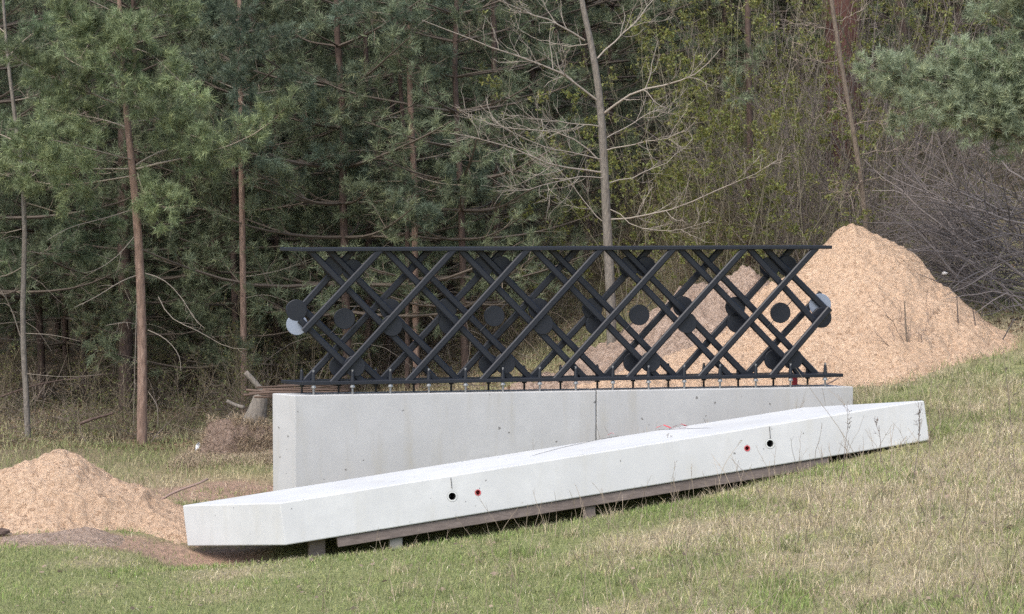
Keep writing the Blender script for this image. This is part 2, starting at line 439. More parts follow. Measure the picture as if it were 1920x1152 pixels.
# ------------------------------------------------------------------ concrete wall
WL = P(553, 742, 20.8); WR = P(1600, 725, 21.75)
U = WR - WL; WLEN = float(np.linalg.norm(U[:2])); WTOP = float((WL[2] + WR[2]) / 2)
U = np.array([U[0], U[1], 0]) / WLEN; NB = np.array([-U[1], U[0], 0])
SK = -.735
def W(u, w, z): return np.array([WL[0], WL[1], 0]) + U * u + NB * w + np.array([0, 0, z])
def LU(px, py, w):
    """wall coordinates (u, z) of a pixel in the vertical plane w metres behind the wall's front face"""
    d = ray(px, py); o = np.array([WL[0], WL[1], 0]) + NB * w
    t = ((o - EYE) @ NB) / (d @ NB); p = EYE + d * t
    return float((p - o) @ U), float(p[2])
WT = .265
uj = LU(1118, 800, 0)[0]
wall = thing('concrete_wall', 'long low grey concrete wall carrying the black lattice frame', 'wall', W(WLEN / 2, WT / 2, .3))
zb = -.25
for (ua, ub, e0) in ((0, uj - .004, 1), (uj + .004, WLEN, 1)):
    m = MB(); s0 = SK * WT if ua == 0 else 0; s1 = SK * WT if ub == WLEN else 0
    box8(m, [W(ua, 0, zb), W(ub, 0, zb), W(ub + s1, WT, zb), W(ua + s0, WT, zb), W(ua, 0, WTOP), W(ub, 0, WTOP), W(ub + s1, WT, WTOP), W(ua + s0, WT, WTOP)])
    o = part('wall_block', m, M_WALL, wall); bevel_mesh(o.data, .008, 2)
m = MB(); box8(m, [W(uj - .0038, .02, zb), W(uj + .0038, .02, zb), W(uj + .0038, WT - .02, zb), W(uj - .0038, WT - .02, zb), W(uj - .0038, .02, WTOP - .01), W(uj + .0038, .02, WTOP - .01), W(uj + .0038, WT - .02, WTOP - .01), W(uj - .0038, WT - .02, WTOP - .01)])
part('joint_strip', m, M_DARKBORE, wall)

# ------------------------------------------------------------------ lattice frame
lat = thing('lattice_frame', 'black steel lattice frame with crossing diagonal bars and round discs bolted on the grey wall', 'steel lattice', W(WLEN / 2, WT / 2, WTOP))
ZB, ZT, PT = 1.272, 2.532, .034
def plate(name, u0, u1, zc, w0, w1):
    m = MB(); a, b = zc - PT / 2, zc + PT / 2
    c = [(u0 + SK * w0, w0), (u1 + SK * w0, w0), (u1 + SK * w1, w1), (u0 + SK * w1, w1)]
    box8(m, [W(*q, a) for q in c] + [W(*q, b) for q in c])
    o = part(name, m, M_STEEL, lat); bevel_mesh(o.data, .004, 1); return o
plate('bottom_plate', LU(568, 720, 0)[0], LU(1583, 706, 0)[0], ZB, .005, .26)
plate('top_plate', LU(566, 469, 0)[0], LU(1562, 465, 0)[0], ZT, .005, .26)
ZLO, ZHI = ZB + PT / 2 - .003, ZT - PT / 2 + .003
LAY = {'F': (.012, .052), 'G': (.075, .112), 'H': (.152, .190), 'B': (.212, .250)}
def bar(layer, a, b, cut0=False, cut1=False, width=.064):
    w0, w1 = LAY[layer]; wm = (w0 + w1) / 2
    (ua, za), (ub, zb_) = a, b
    d = np.array([ub - ua, zb_ - za]); L = np.linalg.norm(d); d /= L; q = np.array([-d[1], d[0]])
    hw = width / 2; hd = (w1 - w0) / 2; ch = .011
    prof = [(-hw + ch, -hd), (hw - ch, -hd), (hw, -hd + ch), (hw, hd - ch), (hw - ch, hd), (-hw + ch, hd), (-hw, hd - ch), (-hw, -hd + ch)]
    V = []
    for end, (uu, zz) in enumerate(((ua, za), (ub, zb_))):
        plain_cut = (cut0 if end == 0 else cut1)
        for (s, w) in prof:
            pu, pz = uu + q[0] * s, zz + q[1] * s
            if not plain_cut and abs(d[1]) > .1:      # mitred to the horizontal plate
                k = (zz - pz) / d[1]; pu += d[0] * k; pz += d[1] * k
            V.append(W(pu, wm + w, pz))
    m = MB(); n = 8
    m.addpoly(V, [[j, (j + 1) % n, n + (j + 1) % n, n + j] for j in range(n)] + [list(range(n))[::-1], list(range(n, 2 * n))])
    return part('diagonal_bar', m, M_STEEL, lat)
def full_bars(layer, bots, tops):
    w = sum(LAY[layer]) / 2
    ub = np.array([LU(x, 716, w)[0] for x in bots]); ut = np.array([LU(x, 475, w)[0] for x in tops]); k = np.arange(len(bots))
    def zat(x, y): return LU(x, y, w)
    fb = np.polyval(np.polyfit(k, ub, 1), k); ft = np.polyval(np.polyfit(k, ut, 1), k)
    for p, q in zip(fb, ft): bar(layer, (p, ZLO), (q, ZHI))
def px(layer, x, y): return LU(x, y, sum(LAY[layer]) / 2)
def tip(layer, lo, hi, c0, c1):
    a = px(layer, *lo); b = px(layer, *hi)
    if not c0: a = (a[0], ZLO)
    if not c1: b = (b[0], ZHI)
    bar(layer, a, b, c0, c1)
full_bars('F', [626, 767, 905, 1046, 1180, 1315], [849, 987, 1127, 1263, 1397, 1526])
tip('F', (569, 622), (712, 475), True, False); tip('F', (1449, 708), (1556, 578), False, True)
full_bars('G', [814, 955, 1098, 1231, 1368, 1496], [582, 723, 864, 1004, 1139, 1274])
tip('G', (677, 716), (562, 600), False, True); tip('G', (1530, 606), (1405, 472), True, False)
full_bars('H', [854, 993, 1128, 1265, 1397, 1526], [617, 756, 899, 1036, 1166, 1303])
tip('H', (711, 716), (559, 572), False, True); tip('H', (1552, 584), (1435, 472), True, False)
full_bars('B', [571, 720, 860, 1002, 1134, 1271], [804, 945, 1080, 1219, 1353, 1484])
tip('B', (567, 575), (662, 475), True, False); tip('B', (1402, 708), (1540, 550), False, True)
def disc(x, y, w0, w1, r=.101, mat=None, label=None):
    wm = w0; u, z = LU(x, y, wm); n = 40; V = []
    rings = [(r - .004, w0), (r, w0 + .004), (r, w1 - .004), (r - .004, w1)]
    for rr, w in rings:
        for k in range(n): V.append(W(u + rr * cos(2 * pi * k / n), w, z + rr * sin(2 * pi * k / n)))
    po = []
    for a in range(3): po += [[a * n + k, a * n + (k + 1) % n, (a + 1) * n + (k + 1) % n, (a + 1) * n + k] for k in range(n)]
    po += [list(range(n))[::-1], list(range(3 * n, 4 * n))]
    m = MB(); m.addpoly(V, po); return part('round_disc', m, mat or M_STEEL, lat, label=label)
FG = (.053, .074); HB = (.191, .211); GH = (.114, .150)
for x, y in ((626, 501), (661, 506), (905, 501), (940, 500), (1180, 500), (1211, 501), (1443, 501), (1476, 499)): disc(x, y, *HB)
for x, y in ((732, 580), (838, 579), (843, 608), (1010, 579), (1111, 579), (1117, 609), (1281, 575), (1379, 576), (1382, 605)): disc(x, y, *HB)
for x, y in ((735, 611), (1018, 608), (1288, 606)): disc(x, y, *FG)
for x, y in ((637, 688), (917, 684), (1188, 680), (1452, 675)): disc(x, y, *HB)
for x, y in ((665, 687), (947, 682), (1220, 679), (1487, 674)): disc(x, y, *FG)
disc(556, 582, .114, .150); disc(557, 609, .118, .148, mat=M_SKYSHEEN, label='disc at the left end, its sky reflection painted pale grey')
disc(1538, 572, .192, .210, r=.112, mat=M_SKYSHEEN, label='disc at the right end, its sky reflection painted pale grey'); disc(1541, 596, .114, .150)
# four free discs in the middle of the diamonds, each held by a thin rod
for x, y in ((646, 598), (927, 593), (1199, 591), (1464, 587)):
    o = disc(x, y, .117, .147)
    u, z = LU(x, y, .13); m = MB()
    tubes(m, np.array([W(u - .135, .132, z - .14), W(u + .135, .132, z + .14)]), np.array([.0045, .0045]), 6, cap=True)
    part('thin_rod', m, M_STEEL, lat)
def bolt_mesh(dark):
    m = MB(); zc = WTOP - .06
    def cyl(r, z0, z1, n): tubes(m, np.array([[0, 0, z0], [0, 0, z1]]), np.array([r, r]), n, cap=True)
    cyl(.0105, -.05, .235, 10)
    return m.mesh('anchor_bolt', smooth=False)
def nut_mesh():
    m = MB(); tubes(m, np.array([[0, 0, 0], [0, 0, .004], [0, 0, .022]]), np.array([.024, .024, .019]), 6, cap=True)
    tubes(m, np.array([[0, 0, -.004], [0, 0, 0]]), np.array([.027, .027]), 14, cap=True); return m.mesh('nut')
def cap_mesh():
    m = MB(); tubes(m, np.array([[0, 0, 0], [0, 0, .004], [0, 0, .05], [0, 0, .085], [0, 0, .098]]), np.array([.021, .021, .017, .014, .007]), 8, cap=True); return m.mesh('cap_nut')
BM, NM, CM = bolt_mesh(0), nut_mesh(), cap_mesh(); BM_SHADE = BM.copy(); NM_SHADE = NM.copy()
for me, mt in ((BM, M_ZINC), (NM, M_ZINC), (CM, M_STEEL), (BM_SHADE, M_STEEL), (NM_SHADE, M_STEEL)): me.materials.append(mt)
LO = np.array(lat.location)
def bolt(x, w, bm_, nm_):
    u, _ = LU(x, 725, w); p = W(u, w, WTOP)
    b = obj('anchor_bolt', bm_, None, lat, p - LO)
    obj('nut', nm_, None, b, (0, 0, ZB - PT / 2 - .026 - WTOP)); obj('cap_nut', CM, None, b, (0, 0, ZB + PT / 2 - WTOP))
for x in (588, 661, 732, 804, 873, 943, 1012, 1079.5, 1149, 1216, 1283, 1350, 1417, 1482, 1547): bolt(x, .03, BM, NM)
for x in (566, 635, 705, 776, 846, 916, 983, 1051, 1120, 1187, 1253, 1319.5, 1384, 1450, 1514): bolt(x, .232, BM_SHADE, NM_SHADE)  # rear row: its shade is put into the colour, dark instead of zinc

# ------------------------------------------------------------------ the slab on its timber
A = P(525, 943, 18.7); C = P(1733, 751, 19.9); D = P(342, 948, 19.6)
e1, e2 = C - A, D - A
nrm = norm(np.cross(e1, e2)); nrm = nrm if nrm[2] > 0 else -nrm
A2 = P(535, 1023, 18.66); tv = (A2 - A)
slab = thing('concrete_slab', 'pale concrete slab with bored holes lying tilted on a timber in front of the wall', 'concrete slab', (A + C + D + (D + e1)) / 4 + tv)
m = MB(); E = D + e1
box8(m, [A + tv, C + tv, E + tv, D + tv, A, C, E, D])
body = part('slab_body', m, M_SLAB, slab); bevel_mesh(body.data, .010, 2)
fn = norm(np.cross(e1, tv)); fn = fn if fn[1] < 0 else -fn        # front face normal
def on_front(x, y):
    d = ray(x, y); t = ((A - EYE) @ fn) / (d @ fn); return EYE + d * t
e1n = norm(e1); tdir = norm(tv - e1n * (tv @ e1n))
def ring(mb, c, r0, r1, z0, z1, n=28, inner=True):
    """tube wall between radii, from z0 to z1 along the face normal"""
    V = []
    for (r, z) in ((r0, z0), (r0, z1), (r1, z1), (r1, z0)):
        for k in range(n): V.append(c + fn * z + (e1n * cos(2 * pi * k / n) + tdir * sin(2 * pi * k / n)) * r)
    po = []
    for a in range(4):
        b = (a + 1) % 4
        po += [[a * n + k, a * n + (k + 1) % n, b * n + (k + 1) % n, b * n + k] for k in range(n)]
    mb.addpoly(V, po)
holes = [((848, 931), .046, 'w'), ((1444, 832), .046, 'w'), ((896, 924), .028, 'r'), ((1401, 841), .028, 'r')]
cut = MB()
for (hx, hy), r, t in holes:
    c = on_front(hx, hy)
    tubes(cut, np.array([c + fn * .05, c - fn * .30]), np.array([r, r]), 28, cap=True)
cme = cut.mesh('cutter', np.array(slab.location)); bmc = bmesh.new(); bmc.from_mesh(cme); bmesh.ops.recalc_face_normals(bmc, faces=bmc.faces); bmc.to_mesh(cme); bmc.free()
co = obj('cutter', cme, None, slab)
md = body.modifiers.new('bore', 'BOOLEAN'); md.object = co; md.operation = 'DIFFERENCE'; md.solver = 'EXACT'
dg = bpy.context.evaluated_depsgraph_get()
me2 = bpy.data.meshes.new_from_object(body.evaluated_get(dg)); body.modifiers.clear(); body.data = me2
if not me2.materials: me2.materials.append(M_SLAB)
bpy.data.objects.remove(co)
for (hx, hy), r, t in holes:
    c = on_front(hx, hy); m = MB()
    if t == 'w':
        ring(m, c, r - .002, r - .014, .003, -.28); s = part('pipe_sleeve', m, M_WHITEPVC, slab)
        m = MB(); ring(m, c, r - .0145, r - .017, -.012, -.279); part('dark_lining', m, M_DARKBORE, s)
    else:
        ring(m, c, r - .001, r - .008, .003, -.28); s = part('red_sleeve', m, M_REDPLUG, slab)
        m = MB(); tubes(m, np.array([c - fn * .09, c - fn * .13]), np.array([r - .009] * 2), 20, cap=True); part('sleeve_plug', m, M_REDPLUG, s)
# casting lines down the front, a thread over the top and red ribbons
def on_top(x, y, up=.003):
    d = ray(x, y); t = ((A - EYE) @ nrm) / (d @ nrm); return EYE + d * t + nrm * up
def cord(name, pts, r, mat, label, cat):
    m = MB(); p = np.array(pts); tubes(m, resample(p, max(4, len(p))) if len(p) > 2 else p, np.full(max(4, len(p)) if len(p) > 2 else 2, r), 5, cap=True)
    return single(name, m, mat, label, cat, p[0])
def fr(x, y): return on_front(x, y) + fn * .006
cord('wire', [fr(845, 896), fr(847, 916)], .0026, M_WIRE, 'short dark wire above the left pale ringed hole of the slab', 'wire')
cord('wire', [fr(1442, 800), fr(1444, 822)], .0026, M_WIRE, 'short dark wire above the right pale ringed hole of the slab', 'wire')
cord('string', [fr(898, 916), fr(917, 882), on_top(921, 878), on_top(985, 858), on_top(1060, 838), on_top(1120, 823), on_top(1160, 818)], .0016, M_WIRE, 'thin string from the left red hole up over the slab top', 'string')
cord('string', [fr(1401, 834), fr(1400, 806), on_top(1398, 800), on_top(1330, 803), on_top(1275, 805), on_top(1235, 807)], .0016, M_WIRE, 'thin string from the right red hole to the red ribbon on the slab', 'string')
def ribbon(pts, w, label):
    m = MB(); p = np.array(pts); n = len(p); t = norm(np.gradient(p, axis=0)); s = norm(np.cross(t, nrm)) * w
    hh = (np.sin(np.arange(n) * 2.1) * .5 + .5)[:, None] * nrm * .035 + nrm * .004
    V = np.concatenate([p - s + hh, p + s + hh, p - s + hh + nrm * .0015, p + s + hh + nrm * .0015]); i = np.arange(n - 1)
    m.add(V, np.concatenate([np.stack([i, i + 1, n + i + 1, n + i], 1), np.stack([2 * n + i, 3 * n + i, 3 * n + i + 1, 2 * n + i + 1], 1)]))
    return single('red_ribbon', m, M_REDCHALK, label, 'ribbon', p[0], smooth=True)
ribbon([on_top(x, y) for x, y in ((1232, 807), (1245, 805), (1258, 804.5), (1270, 803), (1279, 803.5), (1287, 801))], .016, 'long crumpled red ribbon on the slab top near its middle')
ribbon([on_top(x, y) for x, y in ((1140, 821), (1148, 820), (1158, 818.5))], .009, 'small red ribbon scrap left of the long one on the slab')

# timber beam and blocks under the slab
def beam(name, a, b, thick, depth, mat, label, cat, top_gap=.004):
    d = norm(b - a); up = norm(nrm); back = norm(np.cross(up, d)); back = back if back[1] > 0 else -back
    m = MB(); o = -up * top_gap
    box8(m, [a + o - up * thick, b + o - up * thick, b + o - up * thick + back * depth, a + o - up * thick + back * depth, a + o, b + o, b + o + back * depth, a + o + back * depth])
    ob = single(name, m, mat, label, cat, (a + b) / 2); bevel_mesh(ob.data, .004, 1); return ob
sA = A + tv; bdir = norm(D - A - e1n * ((D - A) @ e1n))
def under(f, back): return sA + e1 * f + bdir * back
f0 = (632 - 535) / 1198 * .94; f1 = .835
beam('timber_beam', under(f0, .02), under(f1, .02), .088, .10, M_WOOD, 'long weathered brown timber under the front edge of the slab', 'timber beam')
beam('timber_beam', under(.10, .72), under(.93, .72), .088, .10, M_WOOD, 'second timber in the shade under the rear edge of the slab', 'timber beam')
def block(f, back, sx, sy, mat, label, drop=.095):
    p = under(f, back); x, y = p[0], p[1]; zt = p[2] - drop; z0 = float(H(x, y)) - .04
    z0 = min(z0, zt - .05)
    m = MB(); ux, uy = e1n[:2] / np.linalg.norm(e1n[:2]); a = np.array([ux, uy, 0]); b = np.array([-uy, ux, 0])
    c = [np.array([x, y, 0]) + a * s * sx + b * t * sy for s, t in ((-1, -1), (1, -1), (1, 1), (-1, 1))]
    tilt = e1[2] / np.linalg.norm(e1[:2])
    box8(m, [q + np.array([0, 0, z0]) for q in c] + [q + np.array([0, 0, zt + tilt * ((q - p) @ a)]) for q in c])
    o = single('support_block', m, mat, label, 'support block', (x, y, z0)); bevel_mesh(o.data, .006, 1)
block(.165, .10, .055, .05, M_SOILBLOCK, 'small grey concrete block under the left part of the timber')
block(.74, .10, .05, .05, M_WOOD, 'small wooden block under the right part of the timber')
block(.05, .22, .07, .06, M_WOOD, 'dark wooden block deep under the left end of the slab', .004)
block(.46, .10, .05, .05, M_WOOD, 'wooden block under the middle of the timber in the grass')
block(.15, .78, .06, .06, M_WOOD, 'wooden block under the left part of the rear timber')
block(.85, .78, .06, .06, M_WOOD, 'wooden block under the right part of the rear timber')

# ------------------------------------------------------------------ heaps of sand and soil
HEAPS = []
def heap(name, cones, bounds, mat, label, cat, res=.028, rough=1.0, seed=0):
    HEAPS.append(cones)
    xs = np.arange(bounds[0], bounds[1], res); ys = np.arange(bounds[2], bounds[3], res)
    X, Y = np.meshgrid(xs, ys); Z = np.full(X.shape, -9.0)
    wx = X + .10 * vnoise(X / .3, Y / .3, seed + 1) ; wy = Y + .10 * vnoise(X / .3, Y / .3, seed + 2)
    for (p, tx0, tx1, ty0, ty1) in cones:
        dx = wx - p[0]; dy = wy - p[1]
        sx = np.where(dx < 0, tx0, tx1); sy = np.where(dy < 0, ty0, ty1)
        d = np.sqrt((dx * sx) ** 2 + (dy * sy) ** 2 + .006) - .077
        c = p[2] - d
        Z = np.logaddexp(Z * 22, c * 22) / 22
    g = H(X, Y)
    Z = Z + .10 * rough * fbm(X / .42, Y / .42, seed + 11, 4) + .08 * rough * (np.abs(vnoise(X / .10, Y / .10, seed + 5)) - .25) - .06 * rough * np.maximum(vnoise(X / .06, Y / .045, seed + 8), .0) + .09 * rough * np.maximum(vnoise(X / .06, Y / .06, seed + 9) - .2, 0)
    foot = np.clip((Z - g) / .25, 0, 1)
    Zs = g - .03 + (Z - g + .03) * (.55 + .45 * foot)
    keep = Zs > g - .04
    mb = MB(); nx = len(xs); ny = len(ys)
    i = (np.arange(ny - 1)[:, None] * nx + np.arange(nx - 1)[None]).ravel()
    q = np.stack([i, i + 1, i + nx + 1, i + nx], 1); k = keep.ravel(); q = q[k[q].all(1)]
    us, inv = np.unique(q, return_inverse=True)
    V = np.stack([X, Y, Zs], -1).reshape(-1, 3)[us]
    mb.add(V, inv.reshape(-1, 4))
    c = cones[0][0]
    return single(name, mb, mat, label, cat, (c[0], c[1], float(H(c[0], c[1]))), smooth=True)
pk = P(1606, 420, 26.2)
heap('sand_pile', [(pk, .80, .78, .60, .9), (P(1668, 470, 26.1), .9, .80, .62, .9), (P(1500, 585, 25.2), .62, .7, .62, .8), (P(1390, 615, 24.9), .52, .6, .55, .8), (P(1290, 660, 24.6), .35, .5, .5, .8), (P(1180, 712, 23.6), .42, .3, .3, .4), (P(1800, 595, 26.0), .8, .72, .6, .8)],
     (-.2, 7.0, 22.4, 28.5), M_SAND, 'tall ochre sand pile behind the right end of the lattice', 'sand pile', .021, 1.0, 100)
heap('soil_mound', [(P(1385, 508, 26.9), .55, .6, .62, .8), (P(1345, 535, 26.6), .95, .6, .6, .8)], (-.2, 5.0, 24.0, 29.5), M_SOILP, 'grey brown soil mound seen through the lattice beside the tall sand', 'soil mound', .028, 2.0, 200)
heap('sand_pile', [(P(118, 846, 20.7), .52, .72, .66, .8), (P(60, 862, 20.6), .5, .8, .66, .8), (P(-45, 885, 20.5), .5, .6, .66, .8), (P(215, 892, 20.6), .6, .62, .66, .8), (P(285, 955, 20.2), .5, .42, .5, .6)],
     (-6.8, -2.2, 18.3, 22.9), M_SAND, 'low pale sand pile left of the slab', 'sand pile', .018, .9, 300)
heap('soil_mound', [(P(165, 980, 19.55), .34, .50, .5, .4), (P(60, 1000, 19.3), .25, .3, .4, .4)], (-6.5, -2.75, 18.4, 20.9), M_SOILP, 'flat strip of trodden brown soil at the foot of the left sand pile', 'soil mound', .026, .5, 400)
TURF = [(P(440, 786, 25.6), 1.1, .5, 1.2, .8), (P(392, 790, 25.6), 3.4, .5, 1.2, .8), (P(490, 792, 25.7), .8, .6, 1.2, .8)]
heap('turf_heap', TURF, (-5.2, -1.6, 24.2, 27.2), M_SOIL, 'heap of dug turf and straw beside the left end of the wall', 'turf heap', .03, 1.0, 500)


# ------------------------------------------------------------------ pines
def pine_cols(g, p, dark):
    """natural variation: clumps of paler new growth, darker old needles, a few yellowing shoots"""
    n = len(p)
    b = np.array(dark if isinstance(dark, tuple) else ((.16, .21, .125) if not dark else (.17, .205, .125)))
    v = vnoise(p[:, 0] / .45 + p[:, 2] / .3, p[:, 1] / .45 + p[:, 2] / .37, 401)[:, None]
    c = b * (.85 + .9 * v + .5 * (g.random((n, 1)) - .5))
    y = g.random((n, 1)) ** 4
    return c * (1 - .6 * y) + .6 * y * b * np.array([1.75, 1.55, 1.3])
def foliage_along(mb, wood, polys, radii, g, n_sub, sub_len, sh_per, M, nl, nw, dark, sub_tmin=.25, sh_len=(.10, .20)):
    """sub-branches and needle shoots on bough polylines"""
    Pn = np.stack([resample(p, 8) for p in polys]); R = np.stack([np.linspace(r, r * .25, 8) for r in radii])
    S, SR = spawn(Pn, R, n_sub, sub_len[0], sub_len[1], .5, 1.1, .10, 4, .18, sub_tmin, .45, g, .4, .003)
    tubes(wood, S, SR, 3, np.array([.16, .13, .10]))
    SS, SSR = spawn(S, SR, n_sub * sh_per, sh_len[0], sh_len[1], .3, .95, .14, 3, .12, .25, .6, g, .5, .002)
    tp = np.concatenate([SS[:, 0], S[:, -2], Pn[:, -2]]); te = np.concatenate([SS[:, -1], S[:, -1] + (S[:, -1] - S[:, -2]) * .2, Pn[:, -1]])
    d = te - tp; ln = np.linalg.norm(d, axis=1); d = norm(d)
    needles(mb, tp, d, ln, M, nl, nw, pine_cols(g, tp, dark), g)
def pine_variant(seed, h=11.0, z0=1.6, lmax=1.9, dark=True, density=1.0, r0=.058):
    g = np.random.default_rng(seed)
    K = 12; t = np.linspace(0, 1, K)
    off = np.cumsum(g.normal(size=(K, 2)) * .035, 0)
    tr = np.stack([off[:, 0], off[:, 1], -.3 + t * (h + .3)], 1)
    tm = MB(); rr = r0 * (1 - .75 * t) ; rr[0] *= 1.25
    tubes(tm, tr, rr, 9)
    cm = MB(); wm = MB(); polys = []; rad = []
    zz = z0
    while zz < min(h - .3, 9.8):
        k = zz / h; L = lmax * (1 - .8 * max(0, k - .15)) * (.75 + .5 * g.random())
        nb = int(g.integers(4, 7)); a = g.random() * 6.28
        for b in range(nb):
            an = a + b * 6.283 / nb + g.normal() * .25; ll = L * (.6 + .6 * g.random())
            p0 = np.array([np.interp(zz, tr[:, 2], tr[:, 0]), np.interp(zz, tr[:, 2], tr[:, 1]), zz])
            dr = np.array([cos(an), sin(an), 0]); up = .12 + .35 * k; sag = -.28 + .45 * k
            q = [p0 + dr * ll * s + np.array([0, 0, ll * (up * s + sag * s * (1 - s) * 1.6)]) + g.normal(size=3) * .05 * s for s in (0, .25, .5, .75, 1)]
            polys.append(np.array(q)); rad.append(.010 + .007 * ll)
        zz += .34 + .22 * g.random()
    tubes(wm, np.stack([resample(p, 8) for p in polys]), np.stack([np.linspace(r, r * .3, 8) for r in rad]), 4, np.array([.11, .09, .072]))
    nbr = len(polys)
    foliage_along(cm, wm, polys, rad, g, int(nbr * 7 * density), (.25, .62), 5, 18, .095, .0072, dark, .3, (.12, .24))
    # dead bare lower branches
    dm_ = MB(); dl = []
    n = int(g.integers(7, 14)); zb_ = .5 + g.random(n) * max(.3, z0 + .6 - .5); an = g.random(n) * 6.28
    Q, R = grow(np.stack([np.interp(zb_, tr[:, 2], tr[:, 0]), np.interp(zb_, tr[:, 2], tr[:, 1]), zb_], 1), np.stack([np.cos(an), np.sin(an), .25 + 0 * an], 1), .5 + 1.0 * g.random(n), np.full(n, .006), -.13, 7, .16, g, .3)
    tubes(dm_, Q, R, 4, np.array([.17, .145, .12]))
    Q2, R2 = spawn(Q, R, n * 4, .15, .5, .5, 1.1, -.12, 5, .2, .3, .6, g); tubes(dm_, Q2, R2, 3, np.array([.17, .145, .12]))
    return tm.mesh('trunk', smooth=True), wm.mesh('boughs'), cm.mesh('needle_crown'), dm_.mesh('dead_branches')
def pine_from(meshes, bark, label, loc, rz, sc, group, name='pine_tree'):
    t = thing(name, label, 'pine tree', loc, group); t.rotation_euler = (0, 0, rz); t.scale = (sc, sc, sc)
    tm, wm, cm, dm_ = meshes
    if not tm.materials: tm.materials.append(bark)
    for me, mt in ((wm, M_TWIG), (cm, M_NEEDLE), (dm_, M_TWIG)):
        if not me.materials: me.materials.append(mt)
    obj('trunk', tm, None, t); stuff(obj('boughs', wm, None, t)); stuff(obj('needle_crown', cm, None, t)); stuff(obj('dead_branches', dm_, None, t))
    return t
VAR = [pine_variant(31, 10.0, 1.1, 2.0), pine_variant(32, 10.5, 1.6, 2.1), pine_variant(33, 9, .7, 1.8), pine_variant(34, 10, 1.2, 2.2), pine_variant(35, 11, 2.4, 1.8, False)]
FAR = [pine_variant(41, 13, .8, 2.6, True, .9), pine_variant(42, 12, .5, 2.4, True, .9)]
pine_spots = []
for row, (y, x0, x1, st) in enumerate(((30.5, -8.4, -.6, 1.45), (32.6, -8.6, .6, 1.35), (35, -9.6, 1.6, 1.4), (38, -10.5, 2.6, 1.6), (41.5, -11.5, 3.2, 1.8))):
    x = x0 + (row % 2) * .6
    while x < x1:
        pine_spots.append((x + rng.normal() * .3, y + rng.normal() * .55)); x += st * (.85 + .3 * rng.random())
for k, (x, y) in enumerate(pine_spots):
    v = VAR[int(rng.integers(0, 4))]
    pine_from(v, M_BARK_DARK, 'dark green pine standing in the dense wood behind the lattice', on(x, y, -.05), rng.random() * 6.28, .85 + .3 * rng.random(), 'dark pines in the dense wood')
for y, x0, x1, st in ((42, 5.2, 12.5, 1.7), (46, -13, 13, 2.0), (51, -14, 13, 2.2), (58, -16, 17, 2.4), (66, -19, 20, 2.8)):
    x = x0
    while x < x1:
        v = FAR[int(rng.integers(0, 2))]
        pine_from(v, M_BARK_DARK, 'dark pine far back in the shade of the wood', on(x + rng.normal() * .4, y + rng.normal() * .8, -.05), rng.random() * 6.28, .85 + .35 * rng.random(), 'pines far back in the wood')
        x += st * (.85 + .3 * rng.random())

for px_, y_ in ((1500, 39), (1590, 41), (1660, 38), (1735, 40), (1800, 37.5), (1860, 40), (1930, 38.5), (1440, 42), (1350, 41)):
    x_ = (px_ - 960) / F_PX * y_
    pine_from(FAR[int(rng.integers(0, 2))], M_BARK_DARK, 'dark low branched pine on the right slope above the brush', on(x_, y_, -.05), rng.random() * 6.28, .8 + .3 * rng.random(), 'pines on the right slope')
def custom_pine(label, trunk_px, y, bark, boughs, dead, seed, r, dark=False, extra_y=.0, sub=11, name='pine_tree', group=None, sublen=(.2, .5), M=20, root=True):
    """a pine whose trunk and boughs follow polylines of the photograph; boughs get their own depth"""
    g = np.random.default_rng(seed)
    pts = PL(trunk_px, y); K = 14; tr = resample(pts, K)
    base = tr[0].copy(); gz = float(H(base[0], base[1]))
    if root: tr[0, 2] = min(tr[0, 2], gz - .1)
    t = thing(name, label, 'pine tree', (base[0], base[1], gz), group)
    tm = MB(); tubes(tm, tr, np.interp(np.linspace(0, 1, K), np.linspace(0, 1, len(r)), r), 12); part('trunk', tm, bark, t, True)
    polys = []; rad = []
    for (pp, dy, rr) in boughs:
        polys.append(resample(PL(pp, y, y + dy), 8)); rad.append(rr)
    wm = MB(); cm = MB()
    tubes(wm, np.stack(polys), np.stack([np.linspace(q * .8, q * .25, 8) for q in rad]), 6, np.array([.27, .23, .18]))
    Ls = np.array([np.linalg.norm(p[-1] - p[0]) for p in polys])
    foliage_along(cm, wm, polys, rad, g, int(Ls.sum() * sub), sublen, 5, M, .092, .0068, dark, .22, (.10, .2))
    stuff(part('boughs', wm, M_TWIG, t, True)); stuff(part('needle_crown', cm, M_NEEDLE, t))
    if dead:
        dm_ = MB(); Q = np.stack([resample(PL(pp, y, y + dy), 9) for pp, dy, rr in dead]); R = np.stack([np.linspace(rr, rr * .35, 9) for pp, dy, rr in dead])
        
        for qq, rr_ in zip(Q, R):
            d1 = MB(); tubes(d1, qq, rr_ * .8, 5, np.array([.22, .19, .155])); part('dead_branch', d1, M_TWIG, t, True)
        q2, r2 = spawn(Q, R, len(dead) * 4, .12, .4, .4, 1.0, -.08, 5, .2, .3, .6, g); tubes(dm_, q2, r2, 3, np.array([.25, .21, .17]))
        stuff(part('dead_twigs', dm_, M_TWIG, t, True))
    return t
